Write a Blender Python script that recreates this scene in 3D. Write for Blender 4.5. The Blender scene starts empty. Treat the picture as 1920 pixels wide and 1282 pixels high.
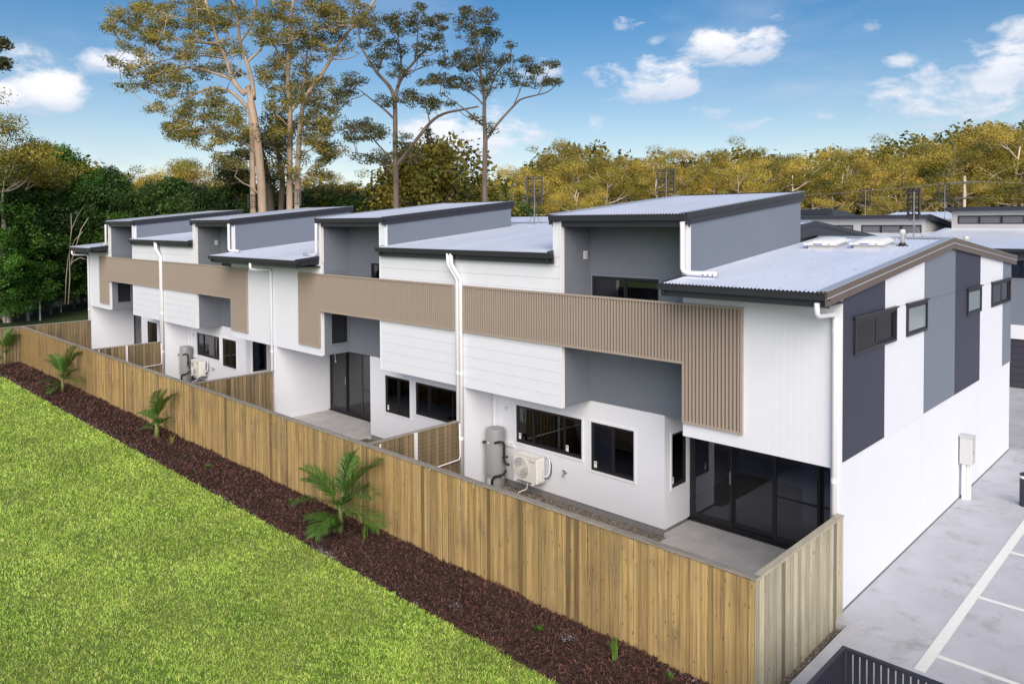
import bpy, math, random
import numpy as np
from mathutils import Vector, Matrix, Euler

# ------------------------------------------------------------------ camera, world, sun, exposure
SC = bpy.context.scene
COL = SC.collection
CAM = (5.2393, -14.0086, 7.1517)
YAW, PITCH, ROLL, FPX, PY = 0.76978, 0.0260, -0.0054, 1421.04, 453.4775

def cam_axes():
    f = np.array([-math.sin(YAW)*math.cos(PITCH), math.cos(YAW)*math.cos(PITCH), -math.sin(PITCH)])
    r = np.array([math.cos(YAW), math.sin(YAW), 0.0]); u = np.cross(r, f)
    return (math.cos(ROLL)*r+math.sin(ROLL)*u, -math.sin(ROLL)*r+math.cos(ROLL)*u, f)
AR, AU, AF = cam_axes()

def at(px, py, depth):
    """world point seen at a photo pixel (1920 wide) at a given depth along the view axis"""
    return np.array(CAM)+depth*(AF+(px-960)/FPX*AR-(py-PY)/FPX*AU)

cd = bpy.data.cameras.new('camera'); cam = bpy.data.objects.new('camera', cd); COL.objects.link(cam)
cd.sensor_width = 36.0; cd.sensor_fit = 'HORIZONTAL'
cd.lens = 36.0*FPX/1920
cd.shift_x = 0.0; cd.shift_y = -(641-PY)/1920
cd.clip_start = 0.1; cd.clip_end = 4000
cam.matrix_world = Matrix(((AR[0], AU[0], -AF[0], CAM[0]), (AR[1], AU[1], -AF[1], CAM[1]),
                           (AR[2], AU[2], -AF[2], CAM[2]), (0, 0, 0, 1)))
SC.camera = cam

SUN_EL = math.radians(31.0)
SUN_H = np.array([0.707, -0.707])          # horizontal direction towards the sun
SUN_DIR = np.array([SUN_H[0]*math.cos(SUN_EL), SUN_H[1]*math.cos(SUN_EL), math.sin(SUN_EL)])
W = bpy.data.worlds.new('World'); SC.world = W; W.use_nodes = True
nt = W.node_tree; nt.nodes.clear()
N = nt.nodes.new
def L(a, b): nt.links.new(a, b)
out = N('ShaderNodeOutputWorld'); bg = N('ShaderNodeBackground'); bg.inputs['Strength'].default_value = 0.055
sky = N('ShaderNodeTexSky'); sky.sky_type = 'NISHITA'; sky.sun_disc = False
sky.sun_elevation = SUN_EL
sky.sun_rotation = math.atan2(SUN_H[0], SUN_H[1])
sky.altitude = 0; sky.air_density = 1.0; sky.dust_density = 0.3; sky.ozone_density = 3.0
tc = N('ShaderNodeTexCoord'); sep = N('ShaderNodeSeparateXYZ'); L(tc.outputs['Generated'], sep.inputs[0])
def M(op, a, b=None, c=None, clamp=False):
    n = N('ShaderNodeMath'); n.operation = op; n.use_clamp = clamp
    for i, v in enumerate((a, b, c)):
        if v is None: continue
        if isinstance(v, (int, float)): n.inputs[i].default_value = v
        else: L(v, n.inputs[i])
    return n.outputs[0]
def vmath(op, a, b):
    n = N('ShaderNodeVectorMath'); n.operation = op
    for i, v in enumerate((a, b)):
        if isinstance(v, tuple): n.inputs[i].default_value = v
        else: L(v, n.inputs[i])
    return n
# clouds: density from noise on a flat cloud layer, gathered into a few cumulus banks
zc = M('MAXIMUM', sep.outputs[2], 0.0)
zc2 = M('ADD', zc, 0.13)
cu = M('DIVIDE', sep.outputs[0], zc2); cv = M('DIVIDE', sep.outputs[1], zc2)
comb = N('ShaderNodeCombineXYZ'); L(cu, comb.inputs[0]); L(cv, comb.inputs[1])
n1 = N('ShaderNodeTexNoise'); n1.inputs['Scale'].default_value = 1.15; n1.inputs['Detail'].default_value = 8; n1.inputs['Roughness'].default_value = 0.58
L(comb.outputs[0], n1.inputs['Vector'])
n2 = N('ShaderNodeTexNoise'); n2.inputs['Scale'].default_value = 13; n2.inputs['Detail'].default_value = 9; n2.inputs['Roughness'].default_value = 0.62
n2.inputs['Distortion'].default_value = 0.25
nm = N('ShaderNodeMapping'); nm.inputs['Scale'].default_value = (1, 1, 2.1); L(tc.outputs['Generated'], nm.inputs['Vector']); L(nm.outputs[0], n2.inputs['Vector'])
dens = M('MULTIPLY', M('SUBTRACT', n1.outputs['Fac'], 0.52), 2.4)
dens = M('MAXIMUM', dens, 0.0)
dens = M('MULTIPLY', dens, 0.8)
# cumulus banks given by direction (azimuth/elevation seen from the place), broken up by noise
BANKS = [(1360, 88, 115, 42, 1.25), (1175, 45, 55, 24, .8), (1210, 150, 130, 52, 1.2), (1235, 80, 40, 18, .6), (1720, 160, 110, 40, .8), (1680, 118, 42, 20, .7),
         (1880, 130, 110, 60, .9), (1910, 55, 50, 26, .8), (95, 175, 80, 48, 1.3), (20, 103, 66, 32, 1.2),
         (225, 125, 75, 38, 1.1), (1420, 235, 70, 20, .5), (1545, 218, 34, 17, .7), (1120, 240, 50, 24, .6), (1590, 178, 32, 15, .5),
         (1850, 215, 150, 30, .6), (1010, 130, 60, 40, .6), (870, 270, 190, 90, 1.0), (10, 185, 44, 32, 1.1), (1440, 25, 60, 20, .5), (160, 112, 40, 14, .5), (1770, 195, 190, 40, .7), (1290, 215, 130, 22, .45), (1500, 165, 60, 16, .4), (200, 215, 120, 26, .4), (940, 300, 110, 50, .6), (1640, 45, 50, 16, .35), (60, 140, 60, 30, .5)]
shade_dn = None
tot = None
for (bx, by, rx, ry, a) in BANKS:
    d = at(bx, by, 1.0)-np.array(CAM); d /= np.linalg.norm(d)
    rr = np.cross(d, (0, 0, 1.0)); rr /= np.linalg.norm(rr); uu = np.cross(rr, d)
    kx = FPX/rx/1.08; ky = FPX/ry/1.08
    dx = vmath('DOT_PRODUCT', tc.outputs['Generated'], tuple(rr*kx)).outputs['Value']
    dy = vmath('DOT_PRODUCT', tc.outputs['Generated'], tuple(uu*ky)).outputs['Value']
    fr = vmath('DOT_PRODUCT', tc.outputs['Generated'], tuple(d)).outputs['Value']
    q = M('ADD', M('MULTIPLY', dx, dx), M('MULTIPLY', dy, dy))
    q = M('MULTIPLY', M('SUBTRACT', 1.0, q, clamp=True), a)
    q = M('MULTIPLY', q, M('GREATER_THAN', fr, 0.0))
    tot = q if tot is None else M('MAXIMUM', tot, q)
    # brightness goes from a grey base to a bright top inside each bank
    sh = M('MULTIPLY', q, M('MULTIPLY_ADD', dy, 0.5, 0.5, clamp=True))
    shade_dn = sh if shade_dn is None else M('MAXIMUM', shade_dn, sh)
thr = M('MULTIPLY_ADD', M('POWER', tot, 0.55), -0.42, 0.78)
bank = M('MULTIPLY', M('SUBTRACT', n2.outputs['Fac'], thr), 6.0, clamp=True)
bank = M('MULTIPLY', M('SMOOTH_MIN', bank, 1.0, 0.2), 0.9, clamp=True)
dens = M('MULTIPLY', dens, 0.9, clamp=True)
cloud = M('MAXIMUM', bank, dens)
low = M('MULTIPLY', M('MULTIPLY_ADD', sep.outputs[2], 12.0, 0.2, clamp=True), cloud)
CLOUD_LO, CLOUD_HI = (5.6, 6.6, 8.6, 1), (15.0, 14.2, 13.4, 1)
ccol = N('ShaderNodeMixRGB'); ccol.inputs[1].default_value = CLOUD_LO; ccol.inputs[2].default_value = CLOUD_HI
L(M('MULTIPLY', M('MULTIPLY_ADD', shade_dn, 1.05, 0.03), M('MULTIPLY_ADD', n2.outputs['Fac'], 1.6, 0.0), clamp=True), ccol.inputs[0])
# pale haze low over the horizon, all the way round
hz = M('MULTIPLY', M('POWER', 2.718, M('MULTIPLY', zc, -9.0)), 0.72)
hmix = N('ShaderNodeMixRGB'); hmix.inputs[2].default_value = (13.6, 13.0, 12.6, 1); L(hz, hmix.inputs[0])
mix = N('ShaderNodeMixRGB'); L(low, mix.inputs[0]); hs = N('ShaderNodeHueSaturation'); hs.inputs['Hue'].default_value = .498; hs.inputs['Saturation'].default_value = 1.5; L(sky.outputs[0], hs.inputs['Color']); L(hs.outputs[0], hmix.inputs[1]); L(hmix.outputs[0], mix.inputs[1]); L(ccol.outputs[0], mix.inputs[2])
L(mix.outputs[0], bg.inputs['Color']); L(bg.outputs[0], out.inputs['Surface'])

sl = bpy.data.lights.new('sun', 'SUN'); sl.energy = 3.0; sl.angle = math.radians(55); sl.color = (1.0, 0.88, 0.73)
so = bpy.data.objects.new('sun', sl); COL.objects.link(so)
so.rotation_euler = Vector(-SUN_DIR).to_track_quat('-Z', 'Y').to_euler(); so.location = (40, -30, 40)
SC.view_settings.view_transform = 'Standard'; SC.view_settings.look = 'None'; SC.view_settings.gamma = 1.0
SC.view_settings.use_curve_mapping = False
SC.view_settings.exposure = 0.75

# ------------------------------------------------------------------ materials
def mat(name, col, rough=0.6, metal=0.0, var=0.0, vs=3.0, bump=0.0, bs=60.0, spec=0.5, stretch=(1, 1, 1), rnd=0.0, trans=0.0, attr=None, col2=None, vs2=None):
    m = bpy.data.materials.new(name); m.use_nodes = True
    t = m.node_tree; n = t.nodes; b = n['Principled BSDF']
    b.inputs['Roughness'].default_value = rough; b.inputs['Metallic'].default_value = metal
    b.inputs['Specular IOR Level'].default_value = spec
    c4 = (*col, 1)
    b.inputs['Base Color'].default_value = c4
    lk = t.links.new
    src = None
    if var or bump or col2:
        tcn = n.new('ShaderNodeTexCoord'); mp = n.new('ShaderNodeMapping'); mp.inputs['Scale'].default_value = stretch
        lk(tcn.outputs['Object'], mp.inputs['Vector'])
    if attr:
        a = n.new('ShaderNodeAttribute'); a.attribute_name = attr
        rmp = n.new('ShaderNodeMixRGB'); rmp.inputs[1].default_value = c4; rmp.inputs[2].default_value = (*(col2 or col), 1)
        lk(a.outputs['Fac'], rmp.inputs[0]); src = rmp.outputs[0]
    elif col2:
        nz = n.new('ShaderNodeTexNoise'); nz.inputs['Scale'].default_value = vs2 or vs; nz.inputs['Detail'].default_value = 5
        lk(mp.outputs[0], nz.inputs['Vector'])
        rp = n.new('ShaderNodeMapRange'); rp.inputs[1].default_value = 0.38; rp.inputs[2].default_value = 0.62; lk(nz.outputs['Fac'], rp.inputs[0])
        mx = n.new('ShaderNodeMixRGB'); mx.inputs[1].default_value = c4; mx.inputs[2].default_value = (*col2, 1)
        lk(rp.outputs[0], mx.inputs[0]); src = mx.outputs[0]
    if var:
        nz = n.new('ShaderNodeTexNoise'); nz.inputs['Scale'].default_value = vs; nz.inputs['Detail'].default_value = 6; nz.inputs['Roughness'].default_value = 0.65
        lk(mp.outputs[0], nz.inputs['Vector'])
        rp = n.new('ShaderNodeMapRange'); rp.inputs[1].default_value = 0.3; rp.inputs[2].default_value = 0.7
        rp.inputs[3].default_value = 1-var; rp.inputs[4].default_value = 1+var; lk(nz.outputs['Fac'], rp.inputs[0])
        mx = n.new('ShaderNodeMixRGB'); mx.blend_type = 'MULTIPLY'; mx.inputs[0].default_value = 1
        if src is None: mx.inputs[1].default_value = c4
        else: lk(src, mx.inputs[1])
        lk(rp.outputs[0], mx.inputs[2]); src = mx.outputs[0]
    if rnd:
        oi = n.new('ShaderNodeObjectInfo')
        rp = n.new('ShaderNodeMapRange'); rp.inputs[3].default_value = 1-rnd; rp.inputs[4].default_value = 1+rnd; lk(oi.outputs['Random'], rp.inputs[0])
        mx = n.new('ShaderNodeMixRGB'); mx.blend_type = 'MULTIPLY'; mx.inputs[0].default_value = 1
        if src is None: mx.inputs[1].default_value = c4
        else: lk(src, mx.inputs[1])
        lk(rp.outputs[0], mx.inputs[2]); src = mx.outputs[0]
    if src is not None: lk(src, b.inputs['Base Color'])
    if bump:
        nz = n.new('ShaderNodeTexNoise'); nz.inputs['Scale'].default_value = bs; nz.inputs['Detail'].default_value = 4
        lk(mp.outputs[0], nz.inputs['Vector'])
        bp = n.new('ShaderNodeBump'); bp.inputs['Strength'].default_value = bump; bp.inputs['Distance'].default_value = 0.02
        lk(nz.outputs['Fac'], bp.inputs['Height']); lk(bp.outputs[0], b.inputs['Normal'])
    if trans:
        tr = n.new('ShaderNodeBsdfTranslucent'); ms = n.new('ShaderNodeMixShader'); ms.inputs[0].default_value = trans
        if src is not None: lk(src, tr.inputs['Color'])
        else: tr.inputs['Color'].default_value = c4
        lk(b.outputs[0], ms.inputs[1]); lk(tr.outputs[0], ms.inputs[2]); lk(ms.outputs[0], n['Material Output'].inputs['Surface'])
    return m

MT = {}
MT['white'] = mat('white_render', (.71, .735, .815), .75, var=.02, vs=1.3, bump=.12, bs=90)  # blue cast of the skylight is put into the white paints
MT['white_board'] = mat('white_board_paint', (.71, .735, .815), .6, var=.02, vs=2)
MT['white_trim'] = mat('white_trim_paint', (.74, .75, .80), .5)
MT['pvc'] = mat('white_pvc', (.73, .74, .79), .35, var=.03, vs=4)
MT['grey'] = mat('mid_grey_paint', (.150, .170, .210), .7, var=.04, vs=1.6, bump=.05, bs=120)
MT['grey_light'] = mat('sky_tinted_grey_paint', (.165, .190, .245), .6, var=.03, vs=1.2)  # both greys carry the skylight's blue in their colour
MT['char'] = mat('charcoal_panel_paint', (.040, .042, .070), .6, var=.05, vs=1.5)
MT['fascia'] = mat('dark_fascia_metal', (.030, .031, .042), .42, var=.08, vs=3)
MT['warm_fascia'] = mat('sun_warmed_barge_metal', (.125, .098, .085), .45, var=.08, vs=3)  # dark fascia metal with reflected warm sunlight put into its colour
MT['flash'] = mat('pale_flashing_metal', (.52, .54, .60), .4, metal=.3, var=.05, vs=4)
MT['tan'] = mat('tan_powder_coat', (.36, .30, .258), .5, var=.03, vs=6)
MT['tan_back'] = mat('tan_backing_sheet', (.17, .135, .112), .6)
MT['frame'] = mat('black_window_frame', (.016, .016, .020), .4)
MT['inside'] = mat('interior_plasterboard', (.66, .67, .70), .8)
MT['inside_floor'] = mat('interior_floor', (.20, .19, .18), .7, var=.1)
MT['conc'] = None
MT['slab'] = mat('patio_concrete', (.42, .41, .42), .85, var=.16, vs=1.8, bump=.2, bs=70)
MT['plinth'] = mat('grey_plinth_concrete', (.20, .20, .21), .9, var=.15, vs=5)
MT['cap'] = mat('weathered_cap_timber', (.26, .235, .21), .8, var=.22, vs=3, stretch=(1, 3, 3), rnd=.12)
MT['gal'] = mat('galvanised_steel', (.28, .29, .31), .45, metal=.5)
MT['dkmetal'] = mat('dark_antenna_metal', (.03, .03, .035), .4)
MT['black'] = mat('black_powder_coat', (.022, .023, .036), .38, var=.05)
MT['tank'] = mat('grey_enamel', (.27, .27, .29), .4, var=.03)
MT['rubber'] = mat('black_pipe_insulation', (.012, .012, .014), .7)
MT['ac'] = mat('ivory_enamel', (.70, .70, .68), .4)
MT['ac_grey'] = mat('fan_grille_grey', (.30, .30, .31), .5)
MT['brass'] = mat('tap_brass', (.28, .22, .12), .35, metal=.8)
MT['label'] = mat('white_sticker', (.75, .75, .75), .6)
MT['red'] = mat('red_print', (.42, .03, .03), .5)
MT['blue'] = mat('blue_print', (.12, .17, .38), .5)
MT['line'] = mat('white_road_paint', (.78, .78, .77), .7, var=.05, vs=8)
MT['boxgrey'] = mat('pale_grey_cabinet', (.50, .51, .53), .45)
MT['dome'] = mat('opal_skylight_dome', (.80, .81, .83), .12)
MT['skyframe'] = mat('skylight_upstand', (.60, .60, .57), .5)
MT['garage'] = mat('dark_garage_door', (.040, .040, .058), .5)
MT['bwall'] = mat('pale_grey_wall_paint', (.42, .42, .43), .7, var=.03)
MT['mulch'] = mat('wet_mulch_soil', (.030, .020, .018), .95, var=.4, vs=9, bump=.6, bs=30, col2=(.050, .034, .030))
MT['chip'] = mat('red_brown_bark_chip', (.034, .014, .012), .9, attr='tint', col2=(.155, .070, .054))
MT['ash'] = mat('pale_sand_patch', (.14, .13, .15), .9, attr='tint', col2=(.44, .43, .49))
MT['gravel'] = mat('grey_brown_gravel', (.10, .085, .075), .9, attr='tint', col2=(.34, .29, .25))
MT['soil'] = mat('gravel_bed', (.10, .088, .078), .95, var=.35, vs=25, bump=.6, bs=60)
MT['turf'] = mat('turf_thatch', (.10, .18, .02), .95, var=.35, vs=6, col2=(.21, .24, .06), vs2=.8)
MT['farturf'] = mat('far_grass', (.045, .085, .015), .95, var=.4, vs=2.5, bump=.6, bs=14, col2=(.035, .06, .012), vs2=.4)
MT['ground'] = mat('forest_ground', (.05, .048, .025), .95, var=.4, vs=.4)
MT['grass'] = mat('grass_blade', (.275, .51, .040), .5, attr='tint', col2=(.79, .83, .25), trans=.25, var=.30, vs=.5)
MT['gumleaf'] = mat('gum_leaf', (.070, .100, .016), .5, attr='tint', col2=(.44, .34, .048), trans=.25, rnd=.15)
MT['gumdark'] = mat('gum_leaf_dark', (.032, .050, .016), .5, attr='tint', col2=(.13, .12, .035), trans=.2)
MT['golden'] = mat('gum_leaf_sun_tinted', (.19, .19, .030), .5, attr='tint', col2=(.72, .52, .10), trans=.22, rnd=.34)  # warm low sunlight is put into this leaf colour
MT['lush'] = mat('lush_broadleaf', (.030, .095, .012), .45, attr='tint', col2=(.11, .27, .025), trans=.3)
MT['lushmid'] = mat('mid_green_broadleaf', (.020, .050, .010), .45, attr='tint', col2=(.11, .22, .03), trans=.25)
MT['lushdark'] = mat('dark_broadleaf', (.026, .060, .014), .5, attr='tint', col2=(.105, .18, .032), trans=.2)
MT['palm'] = mat('palm_leaflet', (.045, .130, .022), .45, attr='tint', col2=(.18, .33, .05), trans=.25)
MT['palmstem'] = mat('palm_stem', (.14, .17, .05), .6, var=.25, vs=8)
MT['bark_pale'] = mat('smooth_pale_gum_bark', (.50, .40, .31), .8, var=.22, vs=1.3, stretch=(1, 1, .25), col2=(.33, .24, .18), vs2=.9, bump=.3, bs=8)  # warm sunlight on the trunks is put into this bark tone
MT['bark_brown'] = mat('brown_gum_bark', (.15, .115, .095), .85, var=.3, vs=2, stretch=(1, 1, .3), bump=.5, bs=9)
MT['bark_white'] = mat('cream_gum_bark', (.66, .58, .48), .8, var=.2, vs=1.0, stretch=(1, 1, .3), col2=(.48, .39, .31), vs2=.6)
MT['bark_grey'] = mat('grey_stringy_bark', (.16, .15, .14), .9, var=.3, vs=2, stretch=(1, 1, .3))

def timber(name, c1, c2, dark, grey_amt):
    m = bpy.data.materials.new(name); m.use_nodes = True
    t = m.node_tree; n = t.nodes; lk = t.links.new; b = n['Principled BSDF']; b.inputs['Roughness'].default_value = .8
    b.inputs['Specular IOR Level'].default_value = .25
    geo = n.new('ShaderNodeNewGeometry'); oi = n.new('ShaderNodeObjectInfo')
    off = n.new('ShaderNodeVectorMath'); off.operation = 'ADD'
    sc = n.new('ShaderNodeVectorMath'); sc.operation = 'SCALE'; sc.inputs[3].default_value = 40.0
    cx = n.new('ShaderNodeCombineXYZ'); lk(oi.outputs['Random'], cx.inputs[2]); lk(cx.outputs[0], sc.inputs[0])
    lk(geo.outputs['Position'], off.inputs[0]); lk(sc.outputs[0], off.inputs[1])
    mp = n.new('ShaderNodeMapping'); mp.inputs['Scale'].default_value = (34, 34, 0.9); lk(off.outputs[0], mp.inputs[0])
    g = n.new('ShaderNodeTexNoise'); g.inputs['Scale'].default_value = 1.0; g.inputs['Detail'].default_value = 6; g.inputs['Roughness'].default_value = .65; g.inputs['Distortion'].default_value = .4
    lk(mp.outputs[0], g.inputs['Vector'])
    rp = n.new('ShaderNodeMapRange'); rp.inputs[1].default_value = .33; rp.inputs[2].default_value = .67; lk(g.outputs['Fac'], rp.inputs[0])
    mx = n.new('ShaderNodeMixRGB'); mx.inputs[1].default_value = (*c1, 1); mx.inputs[2].default_value = (*c2, 1); lk(rp.outputs[0], mx.inputs[0])
    # per-board tone
    rr = n.new('ShaderNodeMapRange'); rr.inputs[3].default_value = .70; rr.inputs[4].default_value = 1.2; lk(oi.outputs['Random'], rr.inputs[0])
    dk = n.new('ShaderNodeMath'); dk.operation = 'LESS_THAN'; dk.inputs[1].default_value = .055; lk(oi.outputs['Random'], dk.inputs[0])
    dk2 = n.new('ShaderNodeMath'); dk2.operation = 'MULTIPLY_ADD'; dk2.inputs[1].default_value = -.26; lk(dk.outputs[0], dk2.inputs[0]); lk(rr.outputs[0], dk2.inputs[2])
    m2 = n.new('ShaderNodeMixRGB'); m2.blend_type = 'MULTIPLY'; m2.inputs[0].default_value = 1; lk(mx.outputs[0], m2.inputs[1]); lk(dk2.outputs[0], m2.inputs[2])
    # knots
    mk = n.new('ShaderNodeMapping'); mk.inputs['Scale'].default_value = (11, 11, 3.4); lk(off.outputs[0], mk.inputs[0])
    vo = n.new('ShaderNodeTexVoronoi'); vo.inputs['Scale'].default_value = 1.0; lk(mk.outputs[0], vo.inputs['Vector'])
    kr = n.new('ShaderNodeMapRange'); kr.inputs[1].default_value = .05; kr.inputs[2].default_value = .15; kr.inputs[3].default_value = 1; kr.inputs[4].default_value = 0; lk(vo.outputs['Distance'], kr.inputs[0])
    m3 = n.new('ShaderNodeMixRGB'); m3.inputs[2].default_value = (*[c*.42 for c in c1], 1); lk(kr.outputs[0], m3.inputs[0]); lk(m2.outputs[0], m3.inputs[1])
    # mildew stains with their own shape
    st = n.new('ShaderNodeTexNoise'); st.inputs['Scale'].default_value = 1.0; st.inputs['Detail'].default_value = 5
    ms = n.new('ShaderNodeMapping'); ms.inputs['Scale'].default_value = (2.2, 2.2, .9); lk(geo.outputs['Position'], ms.inputs[0]); lk(ms.outputs[0], st.inputs['Vector'])
    sr = n.new('ShaderNodeMapRange'); sr.inputs[1].default_value = .52; sr.inputs[2].default_value = .70; sr.inputs[4].default_value = grey_amt; lk(st.outputs['Fac'], sr.inputs[0])
    m4 = n.new('ShaderNodeMixRGB'); m4.inputs[2].default_value = (*dark, 1); lk(sr.outputs[0], m4.inputs[0]); lk(m3.outputs[0], m4.inputs[1])
    lk(m4.outputs[0], b.inputs['Base Color'])
    bp = n.new('ShaderNodeBump'); bp.inputs['Strength'].default_value = .35; bp.inputs['Distance'].default_value = .01; lk(g.outputs['Fac'], bp.inputs['Height']); lk(bp.outputs[0], b.inputs['Normal'])
    return m
MT['paling'] = timber('honey_pine_paling', (.262, .172, .075), (.47, .335, .155), (.115, .09, .065), .5)
MT['paling_pale'] = timber('pale_new_paling', (.31, .285, .21), (.50, .465, .36), (.22, .20, .15), .35)
MT['paling_dull'] = timber('weathered_paling', (.16, .115, .065), (.28, .215, .125), (.10, .085, .065), .6)

def concrete():
    m = mat('carpark_concrete', (.47, .48, .53), .8, var=.10, vs=.9, bump=.1, bs=60)
    t = m.node_tree; n = t.nodes; lk = t.links.new; b = n['Principled BSDF']
    old = b.inputs['Base Color'].links[0].from_socket
    tcn = n.new('ShaderNodeTexCoord')
    nz = n.new('ShaderNodeTexNoise'); nz.inputs['Scale'].default_value = 1.1; nz.inputs['Detail'].default_value = 10; nz.inputs['Roughness'].default_value = .75
    lk(tcn.outputs['Object'], nz.inputs['Vector'])
    rp = n.new('ShaderNodeMapRange'); rp.inputs[1].default_value = .52; rp.inputs[2].default_value = .72; rp.inputs[4].default_value = .75; lk(nz.outputs['Fac'], rp.inputs[0])
    mx = n.new('ShaderNodeMixRGB'); mx.inputs[2].default_value = (.24, .23, .225, 1); lk(rp.outputs[0], mx.inputs[0]); lk(old, mx.inputs[1]); lk(mx.outputs[0], b.inputs['Base Color'])
    return m
MT['conc'] = concrete()

def roofmetal():
    m = mat('pale_corrugated_steel', (.74, .79, .93), .26, metal=.28, var=.07, vs=.9, stretch=(1.0, .35, 1), spec=.5)  # blue of the reflected sky is put into the steel colour
    return m
MT['roof'] = roofmetal()

def glass(name, tint, mixv):
    m = bpy.data.materials.new(name); m.use_nodes = True
    t = m.node_tree; n = t.nodes; lk = t.links.new; n.remove(n['Principled BSDF'])
    tr = n.new('ShaderNodeBsdfTransparent'); tr.inputs['Color'].default_value = (*tint, 1)
    gl = n.new('ShaderNodeBsdfGlossy'); gl.inputs['Roughness'].default_value = .015; gl.inputs['Color'].default_value = (.9, .92, .95, 1)
    fr = n.new('ShaderNodeFresnel'); fr.inputs['IOR'].default_value = 1.5
    ml = n.new('ShaderNodeMath'); ml.operation = 'MULTIPLY_ADD'; ml.inputs[1].default_value = 1.1; ml.inputs[2].default_value = mixv; lk(fr.outputs[0], ml.inputs[0])
    ms = n.new('ShaderNodeMixShader'); lk(ml.outputs[0], ms.inputs[0]); lk(tr.outputs[0], ms.inputs[1]); lk(gl.outputs[0], ms.inputs[2])
    lk(ms.outputs[0], n['Material Output'].inputs['Surface'])
    return m
MT['glass'] = glass('tinted_window_glass', (.60, .63, .70), .04)
MT['glass_plain'] = glass('clear_reflective_glass', (.55, .58, .68), .12)
MT['frost'] = mat('obscure_glass', (.20, .25, .28), .18, spec=.8)
MT['louvre_glass'] = mat('louvre_glass_blade', (.16, .16, .17), .2, spec=.8)

# ------------------------------------------------------------------ mesh helpers
def worldloc(o):
    v = Vector((0, 0, 0))
    while o is not None:
        v += o.location; o = o.parent
    return v

class MB:
    def __init__(s): s.v = []; s.f = []; s.m = []; s.cur = 0
    def add(s, vs, fs):
        o = len(s.v); s.v += [tuple(map(float, p)) for p in vs]
        for f in fs: s.f.append([i+o for i in f]); s.m.append(s.cur)
        return s
    def box(s, x0, x1, y0, y1, z0, z1):
        if x0 > x1: x0, x1 = x1, x0
        if y0 > y1: y0, y1 = y1, y0
        if z0 > z1: z0, z1 = z1, z0
        return s.add([(x0, y0, z0), (x1, y0, z0), (x1, y1, z0), (x0, y1, z0), (x0, y0, z1), (x1, y0, z1), (x1, y1, z1), (x0, y1, z1)],
                     [(3, 2, 1, 0), (4, 5, 6, 7), (0, 1, 5, 4), (1, 2, 6, 5), (2, 3, 7, 6), (3, 0, 4, 7)])
    def prism(s, poly, axis, a, b):
        """poly: 2D outline; axis 'x': points are (y,z); 'y': (x,z); 'z': (x,y)"""
        def P(p, t): return (t, p[0], p[1]) if axis == 'x' else ((p[0], t, p[1]) if axis == 'y' else (p[0], p[1], t))
        n = len(poly)
        vs = [P(p, a) for p in poly]+[P(p, b) for p in poly]
        fs = [list(range(n))[::-1], list(range(n, 2*n))]+[(i, (i+1) % n, n+(i+1) % n, n+i) for i in range(n)]
        return s.add(vs, fs)
    def sweep(s, prof_a, prof_b):
        """join two equal outlines (3D) into a closed solid"""
        n = len(prof_a)
        return s.add(list(prof_a)+list(prof_b), [list(range(n))[::-1], list(range(n, 2*n))]+[(i, (i+1) % n, n+(i+1) % n, n+i) for i in range(n)])
    def tube(s, pts, r, n=8, caps=True):
        pts = [Vector(p) for p in pts]; rs = r if isinstance(r, (list, tuple)) else [r]*len(pts)
        rings = []; up = None
        for i, p in enumerate(pts):
            d = (pts[min(i+1, len(pts)-1)]-pts[max(i-1, 0)])
            d = d.normalized() if d.length > 1e-9 else Vector((0, 0, 1))
            if up is None:
                up = d.orthogonal().normalized()
            else:
                up = (up-d*up.dot(d)); up = up.normalized() if up.length > 1e-6 else d.orthogonal().normalized()
            side = d.cross(up)
            rings.append([p+(up*math.cos(2*math.pi*k/n)+side*math.sin(2*math.pi*k/n))*rs[i] for k in range(n)])
        vs = [v for ring in rings for v in ring]; fs = []
        for i in range(len(rings)-1):
            for k in range(n):
                fs.append((i*n+k, i*n+(k+1) % n, (i+1)*n+(k+1) % n, (i+1)*n+k))
        if caps:
            fs.append(list(range(n))[::-1]); fs.append([(len(rings)-1)*n+k for k in range(n)])
        return s.add(vs, fs)
    def lathe(s, c, prof, n=20):
        vs = []; fs = []
        for (r, z) in prof:
            for k in range(n): vs.append((c[0]+r*math.cos(2*math.pi*k/n), c[1]+r*math.sin(2*math.pi*k/n), c[2]+z))
        for i in range(len(prof)-1):
            for k in range(n): fs.append((i*n+k, i*n+(k+1) % n, (i+1)*n+(k+1) % n, (i+1)*n+k))
        fs.append(list(range(n))[::-1]); fs.append([(len(prof)-1)*n+k for k in range(n)])
        return s.add(vs, fs)
    def build(s, name, m, parent=None, smooth=False, loc=None, **props):
        me = bpy.data.meshes.new(name)
        off = worldloc(parent) if parent is not None else Vector((0, 0, 0))
        if loc is not None: off = off+Vector(loc)-(worldloc(parent) if parent is not None else Vector((0, 0, 0)))
        me.from_pydata([(v[0]-off.x, v[1]-off.y, v[2]-off.z) for v in s.v], [], s.f)
        ms = m if isinstance(m, (list, tuple)) else [m]
        for q in ms: me.materials.append(q)
        if len(ms) > 1: me.polygons.foreach_set('material_index', s.m)
        if smooth:
            me.polygons.foreach_set('use_smooth', [True]*len(me.polygons))
        me.update()
        o = bpy.data.objects.new(name, me); COL.objects.link(o)
        if parent is not None:
            o.parent = parent
            if loc is not None: o.location = Vector(loc)-worldloc(parent)
        elif loc is not None: o.location = Vector(loc)
        for k, v in props.items(): o[k] = v
        return o

def smooth_angle(o, deg=40):
    me = o.data
    me.polygons.foreach_set('use_smooth', [True]*len(me.polygons))
    try: me.set_sharp_from_angle(angle=math.radians(deg))
    except Exception: pass

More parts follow.
